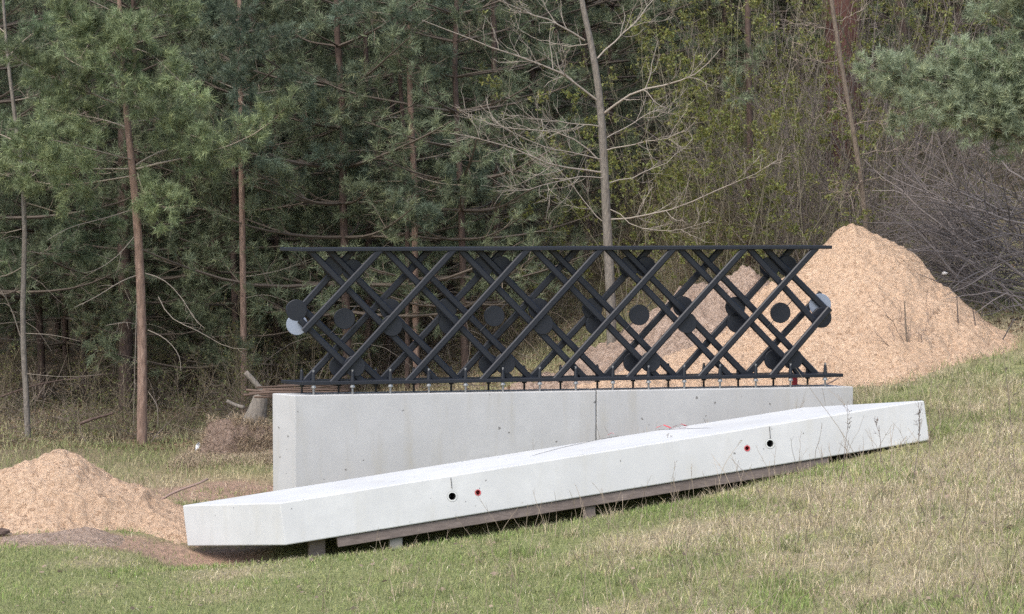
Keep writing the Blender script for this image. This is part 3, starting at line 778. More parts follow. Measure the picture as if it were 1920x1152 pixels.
custom_pine('slender orange barked pine standing in front of the dark wood, left of the wall', [(266, 838), (268, 732), (267, 659), (266, 586), (264, 513), (260, 440), (252, 344), (244, 275), (233, 199), (231, 145), (229, 95), (225, 50), (221, -40), (219, -170)], 26.6, M_BARK_PINE,
  [([(229, 199), (160, 172), (126, 153), (57, 132), (10, 95)], -.9, .016), ([(244, 317), (168, 317), (126, 317), (69, 302), (23, 283)], -.8, .015),
   ([(256, 317), (283, 305), (328, 302), (382, 290), (431, 277), (489, 250), (527, 225), (546, 192)], -.7, .017), ([(252, 199), (283, 210), (305, 233), (344, 252), (390, 262)], -.9, .013),
   ([(231, 90), (283, 92), (305, 126), (328, 141), (367, 183)], -1.0, .012), ([(258, 325), (267, 363), (298, 393), (330, 388)], -.8, .012),
   ([(229, 145), (179, 137), (134, 118), (107, 95)], .7, .012), ([(229, 120), (200, 80), (160, 60), (120, 30)], -.6, .012), ([(227, 60), (260, 40), (300, 25), (350, 30)], .5, .012),
   ([(240, 240), (200, 225), (140, 215), (95, 205)], .8, .012), ([(250, 330), (210, 335), (150, 350), (60, 345), (-20, 320)], .6, .013), ([(225, 30), (190, 10), (140, -10), (80, -15)], -.5, .012),
   ([(238, 230), (270, 225), (320, 225), (360, 215)], .6, .011), ([(229, 70), (226, 80), (215, 95)], -1.0, .010), ([(226, 40), (240, 45), (250, 60)], -1.0, .010), ([(231, 140), (222, 155), (205, 165)], -1.0, .010), ([(226, 20), (180, 60), (150, 110)], -.9, .012), ([(233, 150), (250, 170), (262, 190)], -1.0, .010), ([(254, 310), (300, 280), (350, 275), (420, 300)], .7, .012), ([(222, 0), (262, -20), (300, -30)], -.4, .01), ([(248, 300), (205, 290), (120, 265), (40, 255)], -1.3, .012)],
  [([(255, 517), (226, 527), (182, 557), (139, 577)], -.5, .009), ([(252, 444), (222, 480), (184, 507), (160, 512)], -.5, .008), ([(273, 513), (303, 517), (335, 549), (361, 589), (368, 611), (383, 615)], -.6, .009),
   ([(297, 557), (310, 597), (335, 611), (375, 615), (401, 644), (434, 659), (463, 655)], -.6, .008), ([(277, 619), (310, 633), (339, 666), (339, 695)], -.5, .008), ([(250, 393), (183, 414), (130, 424), (90, 450)], -.4, .010),
   ([(257, 560), (254, 640), (252, 720), (250, 800)], -.3, .006), ([(278, 735), (296, 760), (296, 800)], -.3, .006), ([(260, 610), (235, 603), (200, 610)], -.4, .007)],
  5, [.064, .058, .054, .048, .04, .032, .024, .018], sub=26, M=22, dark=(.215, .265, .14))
custom_pine('thin grey stemmed pine at the left edge of the wood with a forked top', [(53, 800), (48, 700), (38, 630), (42, 540), (50, 450), (46, 340), (34, 260), (24, 190), (12, 110), (5, 0), (0, -150)], 27.4, M_BARK_GREY,
  [([(36, 270), (0, 250), (-60, 240)], .5, .01), ([(46, 380), (100, 395), (160, 420), (215, 425)], .5, .011), ([(46, 340), (90, 310), (140, 300)], .7, .01), ([(24, 190), (70, 180), (110, 150)], .4, .01), ([(40, 430), (0, 440), (-50, 430)], -.4, .01), ([(44, 470), (100, 480), (170, 465)], .7, .01),
   ([(12, 110), (60, 60), (100, 50)], .4, .01), ([(8, 60), (-30, 30), (-80, 30)], .4, .01), ([(44, 500), (10, 520), (-40, 520)], .4, .01)],
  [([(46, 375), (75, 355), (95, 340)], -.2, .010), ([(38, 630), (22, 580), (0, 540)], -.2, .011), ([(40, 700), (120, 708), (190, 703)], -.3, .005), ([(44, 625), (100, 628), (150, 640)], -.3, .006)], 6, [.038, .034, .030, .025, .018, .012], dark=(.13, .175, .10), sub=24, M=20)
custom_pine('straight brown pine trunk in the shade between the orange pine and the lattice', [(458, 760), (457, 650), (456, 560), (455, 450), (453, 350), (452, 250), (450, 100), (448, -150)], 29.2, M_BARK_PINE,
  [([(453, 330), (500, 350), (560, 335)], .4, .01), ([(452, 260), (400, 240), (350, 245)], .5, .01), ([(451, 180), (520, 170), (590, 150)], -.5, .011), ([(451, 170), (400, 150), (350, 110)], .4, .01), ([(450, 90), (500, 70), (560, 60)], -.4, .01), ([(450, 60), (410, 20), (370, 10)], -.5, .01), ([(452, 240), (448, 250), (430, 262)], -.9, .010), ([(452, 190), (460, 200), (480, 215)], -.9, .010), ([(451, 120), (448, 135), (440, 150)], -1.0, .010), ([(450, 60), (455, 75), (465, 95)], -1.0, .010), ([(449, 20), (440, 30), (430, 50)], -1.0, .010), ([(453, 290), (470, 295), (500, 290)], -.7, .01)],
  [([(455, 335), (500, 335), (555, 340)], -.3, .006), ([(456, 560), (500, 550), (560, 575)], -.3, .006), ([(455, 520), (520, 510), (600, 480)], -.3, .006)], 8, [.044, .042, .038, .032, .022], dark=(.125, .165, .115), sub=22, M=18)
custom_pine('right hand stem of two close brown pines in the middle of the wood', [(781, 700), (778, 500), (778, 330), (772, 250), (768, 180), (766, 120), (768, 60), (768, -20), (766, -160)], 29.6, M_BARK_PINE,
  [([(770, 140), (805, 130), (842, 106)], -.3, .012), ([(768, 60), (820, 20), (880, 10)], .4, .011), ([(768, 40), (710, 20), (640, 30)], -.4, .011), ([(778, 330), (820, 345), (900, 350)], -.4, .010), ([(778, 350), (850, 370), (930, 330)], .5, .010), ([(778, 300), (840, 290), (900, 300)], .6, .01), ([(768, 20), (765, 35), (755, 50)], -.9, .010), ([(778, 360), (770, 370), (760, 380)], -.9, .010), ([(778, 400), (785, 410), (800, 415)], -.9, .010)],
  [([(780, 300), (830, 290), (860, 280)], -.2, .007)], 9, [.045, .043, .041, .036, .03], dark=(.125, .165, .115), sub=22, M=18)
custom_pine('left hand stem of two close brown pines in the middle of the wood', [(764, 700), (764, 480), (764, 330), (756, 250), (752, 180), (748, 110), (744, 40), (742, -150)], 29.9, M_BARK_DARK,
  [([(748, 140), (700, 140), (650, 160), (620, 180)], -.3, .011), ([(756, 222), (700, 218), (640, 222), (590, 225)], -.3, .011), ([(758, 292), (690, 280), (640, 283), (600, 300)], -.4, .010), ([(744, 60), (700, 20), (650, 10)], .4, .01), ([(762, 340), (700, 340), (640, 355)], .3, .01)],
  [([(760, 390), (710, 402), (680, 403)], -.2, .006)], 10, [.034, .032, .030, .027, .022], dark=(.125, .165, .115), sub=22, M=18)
custom_pine('pale blue green pine bough reaching in over the brush on the right edge', [(2060, 480), (2050, 330), (2040, 150), (2030, -60)], 26.0, M_BARK_GREY,
  [([(2040, 200), (1940, 215), (1850, 175), (1740, 150), (1640, 130)], -.8, .016), ([(2040, 260), (1960, 250), (1880, 200), (1800, 170), (1720, 195), (1690, 215)], -1.1, .015), ([(2040, 150), (1960, 130), (1880, 110), (1800, 110)], -.6, .014), ([(2035, 100), (1960, 80), (1900, 50), (1850, 20)], -.5, .014),
   ([(2035, 60), (1980, 30), (1930, 10), (1890, -20)], -.5, .014), ([(2045, 270), (1980, 275), (1900, 255), (1830, 235), (1780, 215)], -.9, .013), ([(2040, 190), (1960, 190), (1870, 150), (1760, 165), (1665, 160)], -.4, .013)],
  [([(2045, 330), (1960, 300), (1880, 290), (1800, 300)], -.4, .010), ([(2045, 280), (1950, 270), (1880, 280), (1820, 310)], -.5, .009)], 12, [.09, .085, .07, .06], sub=38, sublen=(.25, .6), M=24, dark=(.245, .29, .185))
t = custom_pine('massive red brown pine trunk standing up the slope at the top right', [(1585, 360), (1583, 200), (1581, 60), (1580, -60), (1578, -200)], 33.5, M_BARK_RED,
  [([(1580, -120), (1640, -130), (1700, -150)], -.4, .02)], [([(1560, 60), (1520, 40), (1480, 50)], -.4, .012)], 13, [.30, .28, .27, .26], dark=True)
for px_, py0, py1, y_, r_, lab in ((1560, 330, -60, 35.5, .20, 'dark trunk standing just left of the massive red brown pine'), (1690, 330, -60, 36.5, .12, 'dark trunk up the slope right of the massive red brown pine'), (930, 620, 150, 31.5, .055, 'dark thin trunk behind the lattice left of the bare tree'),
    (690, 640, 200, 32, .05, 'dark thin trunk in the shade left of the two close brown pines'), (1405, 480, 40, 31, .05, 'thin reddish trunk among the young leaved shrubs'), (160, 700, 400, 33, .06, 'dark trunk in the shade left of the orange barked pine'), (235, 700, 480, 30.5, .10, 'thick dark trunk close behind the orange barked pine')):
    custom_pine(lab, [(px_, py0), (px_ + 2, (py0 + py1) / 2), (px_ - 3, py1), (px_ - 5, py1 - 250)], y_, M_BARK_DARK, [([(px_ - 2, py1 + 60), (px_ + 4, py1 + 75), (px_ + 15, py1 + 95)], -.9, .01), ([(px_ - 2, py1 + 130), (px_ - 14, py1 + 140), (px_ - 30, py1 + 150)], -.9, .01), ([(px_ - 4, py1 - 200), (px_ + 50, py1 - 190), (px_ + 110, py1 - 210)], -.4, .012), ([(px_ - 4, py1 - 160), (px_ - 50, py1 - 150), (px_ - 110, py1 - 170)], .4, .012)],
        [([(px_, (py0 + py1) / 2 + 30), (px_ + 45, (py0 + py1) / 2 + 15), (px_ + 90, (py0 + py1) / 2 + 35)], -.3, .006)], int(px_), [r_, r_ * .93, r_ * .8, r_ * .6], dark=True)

# ------------------------------------------------------------------ bare deciduous trees
def bare_tree(label, trunk_px, y, r, limbs, bark, seed, twig, n1, n2, name='bare_tree', leaf=0, cat='bare tree', lens=(.25, .8)):
    g = np.random.default_rng(seed); tr = resample(PL(trunk_px, y), 16)
    base = tr[0].copy(); gz = float(H(base[0], base[1])); tr[0, 2] = min(tr[0, 2], gz - .08)
    t = thing(name, label, cat, (base[0], base[1], gz))
    tm = MB(); tubes(tm, tr, np.interp(np.linspace(0, 1, 16), np.linspace(0, 1, len(r)), r), 12); part('trunk', tm, bark, t, True)
    Q = np.stack([resample(PL(pp, y, y + dy), 9) for pp, dy, rr in limbs])
    Q[:, 1:-1] += g.normal(size=Q[:, 1:-1].shape) * .012
    R = np.stack([np.linspace(rr * .8, rr * .25, 9) for pp, dy, rr in limbs])
    for qq, rr_ in zip(Q, R):
        lm = MB(); tubes(lm, qq, rr_, 6, np.array(twig) * 1.05); part('limb', lm, M_TWIG, t, True)
    wm = MB(); q1, r1 = spawn(Q, R, n1, lens[0], lens[1], .4, 1.0, .10, 7, .17, .15, .6, g, .35, .0035); tubes(wm, q1, r1, 4, np.array(twig))
    q2, r2 = spawn(q1, r1, n2, .12, .38, .4, 1.0, .10, 5, .2, .2, .7, g, .45, .0026); tubes(wm, q2, r2, 3, np.array(twig) * .95)
    stuff(part('twigs', wm, M_TWIG, t))
    if leaf:
        m = MB(); leaves(m, q2, leaf, g); stuff(part('young_leaves', m, M_LEAF, t))
    return t
def leaves(mb, Q, n, g, size=.028, base=(.17, .205, .07)):
    N, K, _ = Q.shape; i = g.integers(0, N, n); k = g.integers(1, K, n)
    p = Q[i, k] + g.normal(size=(n, 3)) * .012
    a = norm(g.normal(size=(n, 3)) + np.array([0, 0, -.2])); b = norm(np.cross(a, g.normal(size=(n, 3))))
    s = size * (.6 + .8 * g.random((n, 1)))
    V = np.stack([p, p + a * s * .5 + b * s * .28, p + a * s, p + a * s * .5 - b * s * .28], 1).reshape(-1, 3)
    f = np.arange(n)[:, None] * 4 + np.array([[0, 1, 2, 3]])
    c = np.array(base) * (.6 + .7 * g.random((n, 1))) + np.array([.05, .0, -.01]) * g.random((n, 1))
    mb.add(V, f, np.repeat(c, 4, 0))
TW = (.265, .23, .19)
bare_tree('bare grey tree with pale spreading limbs rising behind the middle of the lattice', [(1148, 720), (1146, 560), (1140, 460), (1134, 340), (1129, 220), (1118, 120), (1104, 60), (1088, 0), (1075, -90)], 27.0, [.066, .060, .055, .048, .037, .027],
  [([(1123, 191), (1077, 145), (1039, 124), (989, 111), (944, 101), (902, 90), (844, 55), (791, 38)], -1.0, .017), ([(1096, 76), (1058, 50), (1012, 32), (966, 15), (936, 2), (900, -12)], -.8, .015),
   ([(1131, 214), (1154, 191), (1184, 172), (1240, 157), (1286, 151), (1324, 134), (1351, 92)], -.7, .019), ([(1136, 325), (1089, 322), (1050, 313), (1012, 302), (963, 279), (905, 260), (844, 250)], -1.0, .015),
   ([(1130, 239), (1058, 229), (1020, 225), (974, 216)], -.7, .010), ([(1135, 283), (1180, 273), (1240, 263), (1290, 245)], -.6, .011), ([(1140, 412), (1173, 403), (1240, 403), (1297, 382), (1339, 351), (1400, 344), (1454, 302)], -.9, .013),
   ([(1120, 110), (1154, 76), (1184, 46), (1211, 19), (1240, -20)], .6, .014), ([(1136, 335), (1085, 328), (1039, 344), (982, 359), (944, 355)], -1.2, .010), ([(1132, 310), (1075, 250), (1010, 240), (940, 245), (880, 215), (860, 205)], -.4, .011),
   ([(1136, 420), (1100, 385), (1065, 330), (1030, 300)], .5, .008), ([(1130, 300), (1060, 290), (985, 262), (930, 235), (900, 205)], -1.3, .010), ([(1138, 345), (1200, 330), (1260, 300), (1300, 260)], .5, .010), ([(1110, 80), (1060, 90), (1000, 70)], .5, .009),
   ([(1135, 260), (1190, 230), (1230, 200), (1262, 215)], .6, .010), ([(1138, 390), (1200, 430), (1260, 440), (1330, 415)], -.6, .008)],
  M_BARK_GREY, 21, TW, 190, 620, leaf=260)
bare_tree('slim leaning sapling with one straight tan stem behind the top of the tall sand pile', [(1632, 560), (1625, 420), (1610, 300), (1595, 220), (1583, 150), (1572, 90), (1562, 30), (1555, -30), (1545, -140)], 27.8, [.036, .034, .031, .027, .022],
  [([(1618, 335), (1600, 360), (1572, 385)], -.4, .006), ([(1612, 290), (1650, 285), (1700, 280), (1745, 288)], .5, .007), ([(1598, 238), (1640, 225), (1680, 235)], -.4, .006), ([(1600, 235), (1590, 200), (1560, 210), (1530, 215)], .4, .005), ([(1568, 38), (1600, 30), (1628, 10)], .4, .006), ([(1566, 60), (1530, 50), (1500, 45)], -.5, .006), ([(1575, 110), (1540, 120), (1500, 105)], .4, .005), ([(1620, 340), (1645, 330), (1680, 345)], -.5, .006)],
  M_BARK_TAN, 22, (.25, .20, .16), 60, 140, name='sapling', cat='sapling', lens=(.15, .5))
bare_tree('small bare sapling with forked stems growing before the tall sand pile on the right', [(1722, 735), (1712, 700), (1700, 640), (1697, 590), (1696, 565)], 24.0, [.014, .012, .009, .006],
  [([(1712, 700), (1685, 665), (1660, 640), (1645, 628)], -.2, .005), ([(1700, 650), (1675, 605), (1650, 575), (1628, 548)], -.2, .005), ([(1706, 665), (1700, 620), (1680, 580), (1675, 565)], .2, .004), ([(1708, 670), (1730, 630), (1742, 580), (1738, 550)], .2, .005), ([(1702, 630), (1740, 625), (1745, 628)], -.1, .003), ([(1716, 715), (1735, 665), (1742, 640)], .1, .003)],
  M_BARK_TAN, 23, (.15, .11, .09), 22, 20, name='sapling', cat='sapling', lens=(.08, .25))
for kx, (x0, y0, x1, y1, yy) in enumerate(((1795, 695, 1794, 555, 24.6), (1836, 680, 1824, 580, 24.7))):
    m = MB(); q = resample(PL([(x0, y0), ((x0 + x1) / 2 + 3, (y0 + y1) / 2), (x1, y1)], yy), 7); tubes(m, q, np.linspace(.012, .006, 7), 5, np.array([.10, .08, .07]))
    q2, r2 = spawn(q[None], np.linspace(.006, .003, 7)[None], 6, .06, .2, .4, .9, .1, 4, .2, .3, .6); tubes(m, q2, r2, 3, np.array([.10, .08, .07]))
    single('bare_shoot', m, M_TWIG, ('thin dark bare shoot standing on the right flank of the tall sand, nearer the peak', 'thin dark bare shoot at the right foot of the tall sand, nearer the brush')[kx], 'shoot', q[0])

# ------------------------------------------------------------------ shrubs with young leaves, understorey
def shrub_mesh(seed, n_stem, h, spread, leafn, twigc, size=.026, up=.06, lean=.35, base=(.17, .205, .07)):
    g = np.random.default_rng(seed); an = g.random(n_stem) * 6.28; rr = spread * np.sqrt(g.random(n_stem))
    p = np.stack([rr * np.cos(an), rr * np.sin(an), -.1 + 0 * an], 1)
    d = np.stack([np.cos(an) * lean * g.random(n_stem), np.sin(an) * lean * g.random(n_stem), 1 + 0 * an], 1); d += g.normal(size=d.shape) * .08
    Q, R = grow(p, norm(d), h * (.5 + .6 * g.random(n_stem)), .003 + .0055 * g.random(n_stem) ** 2, up, 9, .11, g, .35)
    sm = MB(); cs = np.array(twigc) * (.7 + .7 * g.random((n_stem, 1))); tubes(sm, Q, R, 5, cs)
    tm = MB(); q1, r1 = spawn(Q, R, n_stem * 9, .2, .7, .4, 1.0, .05, 6, .16, .2, .55, g, .4, .003); tubes(tm, q1, r1, 3, np.array(twigc) * .95)
    q2, r2 = spawn(q1, r1, n_stem * 16, .1, .3, .4, 1.0, .02, 4, .2, .2, .7, g, .5, .0022); tubes(tm, q2, r2, 3, np.array(twigc) * .9)
    lm = MB(); leaves(lm, np.concatenate([q2, q2]), leafn, g, size, base)
    return sm.mesh('stems', smooth=True), tm.mesh('twigs'), lm.mesh('young_leaves')
def shrub_from(ms, label, loc, rz, sc, group, name='leafing_shrub', cat='shrub'):
    t = thing(name, label, cat, loc, group); t.rotation_euler = (0, 0, rz); t.scale = (sc, sc, sc)
    for n, me, mt in zip(('stems', 'twigs', 'young_leaves'), ms, (M_TWIG, M_TWIG, M_LEAF)):
        if not me.materials: me.materials.append(mt)
        stuff(obj(n, me, None, t))
    return t
SH = [shrub_mesh(51, 8, 4.2, .6, 2700, (.185, .16, .115), size=.038, lean=.5), shrub_mesh(52, 9, 4.8, .8, 3000, (.165, .15, .10), size=.036, lean=.5), shrub_mesh(53, 7, 3.6, .6, 3300, (.15, .14, .09), size=.038, base=(.175, .215, .065), lean=.6)]
BR = [shrub_mesh(61, 16, 2.6, .6, 260, (.165, .138, .118), lean=.8, up=-.02), shrub_mesh(62, 18, 3.2, .8, 260, (.14, .118, .105), lean=.9, up=-.02)]
UN = [shrub_mesh(71, 9, 1.0, .4, 420, (.16, .13, .09), size=.03, lean=.9, base=(.13, .165, .065)), shrub_mesh(72, 8, .8, .45, 80, (.22, .18, .14), lean=1.2, up=-.1, base=(.16, .13, .05)), shrub_mesh(73, 9, 1.4, .4, 500, (.17, .14, .09), size=.03, base=(.14, .175, .065))]
for k, (px_, y_) in enumerate(((1245, 28.6), (1300, 29.4), (1345, 28.4), (1395, 29.6), (1440, 28.8), (1485, 29.8), (1525, 28.7), (1200, 30.0), (1270, 31.0), (1370, 31.2), (1460, 31.5), (1060, 31.0), (1420, 33), (1330, 33.5), (1560, 31))):
    x = (px_ - 960) / F_PX * y_
    shrub_from(SH[k % 3], 'tall thin stemmed shrub with yellow green leaves in the thicket right of the bare tree', on(x, y_), rng.random() * 6.28, .8 + .35 * rng.random(), 'leafing shrubs of the thicket')
for k in range(46):
    y_ = 28.5 + 16 * rng.random(); px_ = 1500 + 560 * rng.random()
    x = (px_ - 960) / F_PX * y_
    if y_ < 30 and px_ < 1700: continue
    shrub_from(BR[k % 2], 'tangled leafless grey brown shrub on the slope at the right', on(x, y_), rng.random() * 6.28, .7 + .5 * rng.random(), 'leafless shrubs on the right slope', 'leafless_shrub')
for k in range(9):
    y_ = 29.3 + 2.2 * rng.random(); x = (1535 + 110 * rng.random() - 960) / F_PX * y_
    shrub_from(BR[k % 2], 'tangled leafless shrub before the massive red brown pine trunk', on(x, y_), rng.random() * 6.28, .9 + .4 * rng.random(), 'leafless shrubs before the massive pine', 'leafless_shrub')
for k in range(44):
    y_ = 33 + 22 * rng.random(); x = 1 + (3 + .30 * y_ - 1) * rng.random()
    shrub_from(SH[k % 3], 'thin shrub high up the wooded slope behind the thicket', on(x, y_), rng.random() * 6.28, 1 + .5 * rng.random(), 'shrubs high on the wooded slope')
for k in range(110):
    y_ = 27.2 + 9 * rng.random(); x = -8 + 12 * rng.random()
    if x > -2.4 and y_ < 30.5: y_ += 3.2
    shrub_from(UN[int(rng.integers(0, 3))], 'low scrubby plant on the shaded forest floor', on(x, y_), rng.random() * 6.28, .5 + .7 * rng.random(), 'low plants of the forest floor', 'undergrowth_plant', 'plant')

# ------------------------------------------------------------------ brush pile on the right
g = np.random.default_rng(77)
bp0 = P(1870, 560, 27.0); brush = thing('brush_pile', 'big heap of cut grey branches and twigs right of the tall sand pile', 'brush pile', on(bp0[0], bp0[1]))
limbs = [[(1905, 445), (1800, 395), (1700, 335), (1655, 300)], [(1920, 520), (1840, 470), (1760, 425), (1620, 300)], [(1900, 400), (1840, 380), (1770, 340), (1710, 310)], [(1830, 420), (1800, 370), (1770, 300), (1752, 225)], [(1920, 580), (1860, 520), (1790, 440), (1735, 360)],
         [(1930, 350), (1880, 310), (1840, 270), (1830, 262)], [(1920, 420), (1850, 400), (1750, 370), (1635, 358)], [(1925, 640), (1880, 590), (1830, 540), (1770, 500)], [(1760, 425), (1830, 440), (1900, 475), (1935, 500)], [(1940, 480), (1870, 490), (1800, 450), (1740, 425)], [(1790, 480), (1850, 500), (1900, 560), (1935, 620)], [(1800, 530), (1760, 480), (1720, 440), (1680, 395)]]
for pts in limbs:
    m = MB(); q = resample(PL(pts, 26.9 + .8 * g.random(), 26.7 + .9 * g.random()), 9); q[1:-1] += g.normal(size=(7, 3)) * .015; r = np.linspace(.014 + .006 * g.random(), .004, 9)
    tubes(m, q, r, 6, np.array([.225, .195, .18])); q2, r2 = spawn(q[None], r[None], 16, .2, .8, .3, .8, -.02, 6, .15, .2, .55, g); tubes(m, q2, r2, 4, np.array([.17, .145, .135]))
    part('cut_branch', m, M_TWIG, brush, True)
m = MB(); n = 520
pp = np.stack([bp0[0] + g.normal(size=n) * .75 + .25, bp0[1] + .6 + g.normal(size=n) * .8, 0 * np.arange(n)], 1)
pp[:, 0] = np.maximum(pp[:, 0], bp0[0] - .4 + .5 * g.random(n)); pp[:, 2] = H(pp[:, 0], pp[:, 1]) + 1.35 * g.random(n) * np.exp(-((pp[:, 0] - bp0[0] - .5) / 1.3) ** 2)
an = g.normal(size=n) * .7 + 2.75
dd = norm(np.stack([np.cos(an), g.normal(size=n) * .5, np.sin(an) * .8 + g.normal(size=n) * .25], 1))
q, r = grow(pp, dd, .5 + 1.3 * g.random(n), .004 + .006 * g.random(n), -.02, 7, .12, g, .35); tubes(m, q, r, 4, np.array([.135, .118, .112]) * (.6 + .8 * g.random((n, 1))))
q2, r2 = spawn(q, r, 1700, .15, .5, .3, .9, 0, 5, .2, .2, .6, g); tubes(m, q2, r2, 3, np.array([.125, .108, .102]))
o = part('twig_tangle', m, M_TWIG, brush); o['kind'] = 'stuff'
# sticks and logs at the left end of the wall
def log(pts, y, r0, r1, mat, name, label, cat, n=9, dy=0):
    m = MB(); q = resample(PL(pts, y, y + dy), 8); tubes(m, q, np.linspace(r0, r1, 8), n, np.array([.24, .17, .14]), cap=True)
    return single(name, m, mat, label, cat, q[0], smooth=True)
log([(460, 698), (482, 722), (500, 745)], 24.6, .030, .036, M_BARK_GREY, 'log', 'short sawn grey log end leaning up beside the left end of the wall', 'log')
log([(425, 752), (440, 760), (458, 765)], 25.0, .02, .024, M_BARK_GREY, 'log', 'short grey log lying lower left of the leaning sawn log', 'log')
log([(474, 800), (482, 775), (487, 752), (490, 738)], 25.9, .15, .075, M_BARK_GREY, 'tree_stump', 'low weathered stump behind the left end of the wall', 'stump', 12)
sp_ = thing('stick_pile', 'pile of reddish sticks lying behind the left end of the wall', 'stick pile', P(560, 745, 23.4))
for k in range(16):
    m = MB(); x0 = 455 + 70 * g.random(); yy = 724 + 22 * g.random(); q = resample(PL([(x0, yy), (x0 + 60, yy + 4 * g.normal()), (x0 + 120 + 60 * g.random(), yy + 6 * g.normal())], 23.2 + .6 * g.random()), 6)
    tubes(m, q, np.linspace(.014, .007, 6), 6, np.array([.115, .082, .064]) * (.6 + .7 * g.random()), cap=True); part('stick', m, M_TWIG, sp_, True)
log([(272, 962), (290, 945), (310, 930), (335, 918), (365, 910), (388, 906), (390, 898)], 20.6, .014, .010, M_TWIG, 'crooked_stick', 'crooked pale stick rising out of the left sand pile', 'stick', 7, .2)
log([(1492, 722), (1515, 725), (1545, 724), (1562, 716), (1572, 709)], 22.4, .010, .008, M_TWIG, 'curved_stick', 'curved brown stick on the sand behind the right end of the lattice', 'stick', 6)
log([(0, 745), (60, 722), (130, 710), (215, 700)], 28.2, .012, .006, M_BARK_DARK, 'fallen_branch', 'dark fallen branch lying low across the left edge of the wood', 'branch', 6)
log([(150, 795), (175, 785), (195, 780), (212, 775)], 26.4, .02, .013, M_BARK_DARK, 'fallen_branch', 'short grey fallen branch on the grass left of the orange pine', 'branch', 7)
m = MB(); q = P(1490, 735, 22.3); tubes(m, np.array([q, q + np.array([0, 0, .16])]), np.array([.028, .028]), 10, cap=True); single('red_marker', m, M_REDPOST, 'short dark red marker post behind the right studs of the lattice', 'marker', q)
def stone(p, r, mat, label, seed, name='stone', sq=(1, .8, .7)):
    g_ = np.random.default_rng(seed); bm = bmesh.new(); bmesh.ops.create_icosphere(bm, subdivisions=2, radius=r)
    for v in bm.verts:
        v.co = Vector([v.co[i] * sq[i] * (1 + .22 * g_.normal() * .6) for i in range(3)])
    me = bpy.data.meshes.new(name); bm.to_mesh(me); bm.free(); me.materials.append(mat)
    return props(obj(name, me, None, None, [float(a) for a in p]), label, name)
stone(P(1771, 513, 26.3), .032, M_STONE, 'small white stone on the right shoulder of the tall sand pile', 1)
stone(P(4, 1000, 19.6), .07, M_BARK_DARK, 'dark brown clod at the left foot of the low sand pile', 2, 'clod')
# crumpled plastic sheet
pc = G(378, 852); n = 14; u_, v_ = np.meshgrid(np.linspace(-1, 1, n), np.linspace(0, 1, n)); m = MB()
V = np.stack([pc[0] + u_ * (.085 - .03 * v_) + .02 * vnoise(u_ * 3, v_ * 4, 5), pc[1] - .05 + .10 * v_ + .06 * vnoise(u_ * 4, v_ * 4, 7), pc[2] - .01 + .14 * v_ * (1 - .35 * (u_ + 1) / 2) + .03 * vnoise(u_ * 4, v_ * 4, 9)], -1).reshape(-1, 3)
i = (np.arange(n - 1)[:, None] * n + np.arange(n - 1)[None]).ravel(); m.add(V, np.stack([i, i + 1, i + n + 1, i + n], 1))
o = single('plastic_scrap', m, M_PLASTIC, 'crumpled pale blue plastic scrap at the foot of the turf heap', 'plastic scrap', pc, smooth=True)
sm_ = o.modifiers.new('thickness', 'SOLIDIFY'); sm_.thickness = .003

# ------------------------------------------------------------------ grass
g = np.random.default_rng(91)
sq = [(A + tv)[:2], (C + tv)[:2], (E + tv)[:2], (D + tv)[:2]]
wq = [W(0, 0, 0)[:2], W(WLEN, 0, 0)[:2], W(WLEN + SK * WT, WT, 0)[:2], W(SK * WT, WT, 0)[:2]]
def inside(p, q, mrg=0.0):
    c = np.mean(q, 0); r = np.ones(len(p), bool)
    for k in range(4):
        a, b = q[k], q[(k + 1) % 4]; e = b - a; nn = np.array([-e[1], e[0]]) / np.linalg.norm(e)
        if (c - a) @ nn < 0: nn = -nn
        r &= (p - a) @ nn > -mrg
    return r
def heap_top(x, y):
    h = np.full(len(x), -9.0)
    for (p, a, b, c, d) in ((P(1606, 420, 26.2), .8, .8, .6, .9), (P(1668, 470, 26.1), .9, .8, .62, .9), (P(1500, 585, 25.2), .62, .7, .62, .8), (P(1390, 615, 24.9), .52, .6, .55, .8), (P(1290, 660, 24.6), .35, .5, .5, .8), (P(1180, 712, 23.6), .42, .3, .3, .4), (P(1800, 595, 26.), .8, .72, .6, .8), (P(1385, 508, 26.9), .55, .6, .62, .8), (P(118, 846, 20.7), .52, .72, .66, .8), (P(60, 862, 20.6), .5, .8, .66, .8), (P(-45, 885, 20.5), .5, .6, .66, .8), (P(215, 892, 20.6), .6, .62, .66, .8), (P(290, 955, 20.2), .5, .33, .5, .6)):
        dx = x - p[0]; dy = y - p[1]
        h = np.maximum(h, np.where((x < -.3) & (p[0] > 0), -9, 0) + p[2] - np.sqrt((dx * np.where(dx < 0, a, b)) ** 2 + (dy * np.where(dy < 0, c, d)) ** 2))
    return h
def scatter(n, y0, y1, dens, xk=.27, x_extra=.6):
    y = np.sqrt(y0 ** 2 + (y1 ** 2 - y0 ** 2) * g.random(n)); x = (2 * g.random(n) - 1) * (xk * y + x_extra)
    k = g.random(n) < dens(x, y); x, y = x[k], y[k]
    z = H(x, y); p2 = np.stack([x, y], 1)
    k = ~inside(p2, sq, -.02) & ~inside(p2, wq, .01) & (heap_top(x, y) < z + .02)
    return np.stack([x, y, z - .006], 1)[k]
def col_mix(p, lo, hi, mask, jitter=.35):
    n = len(p); m_ = np.clip(mask + .3 * g.normal(size=n), 0, 1)[:, None]
    return (lo * (1 - m_) + hi * m_) * (1 + jitter * (g.random((n, 1)) - .5) * 2)
GREEN = np.array([.215, .25, .095]); YEL = np.array([.38, .355, .165]); STRAW = np.array([.53, .445, .285]); PALE = np.array([.68, .61, .45]); BRN = np.array([.20, .15, .10])
m = MB()
p = scatter(185000, 10, 22.5, lambda x, y: (.45 + .55 * green_mask(x, y)) * (1 - .75 * dirt_mask(x, y)))
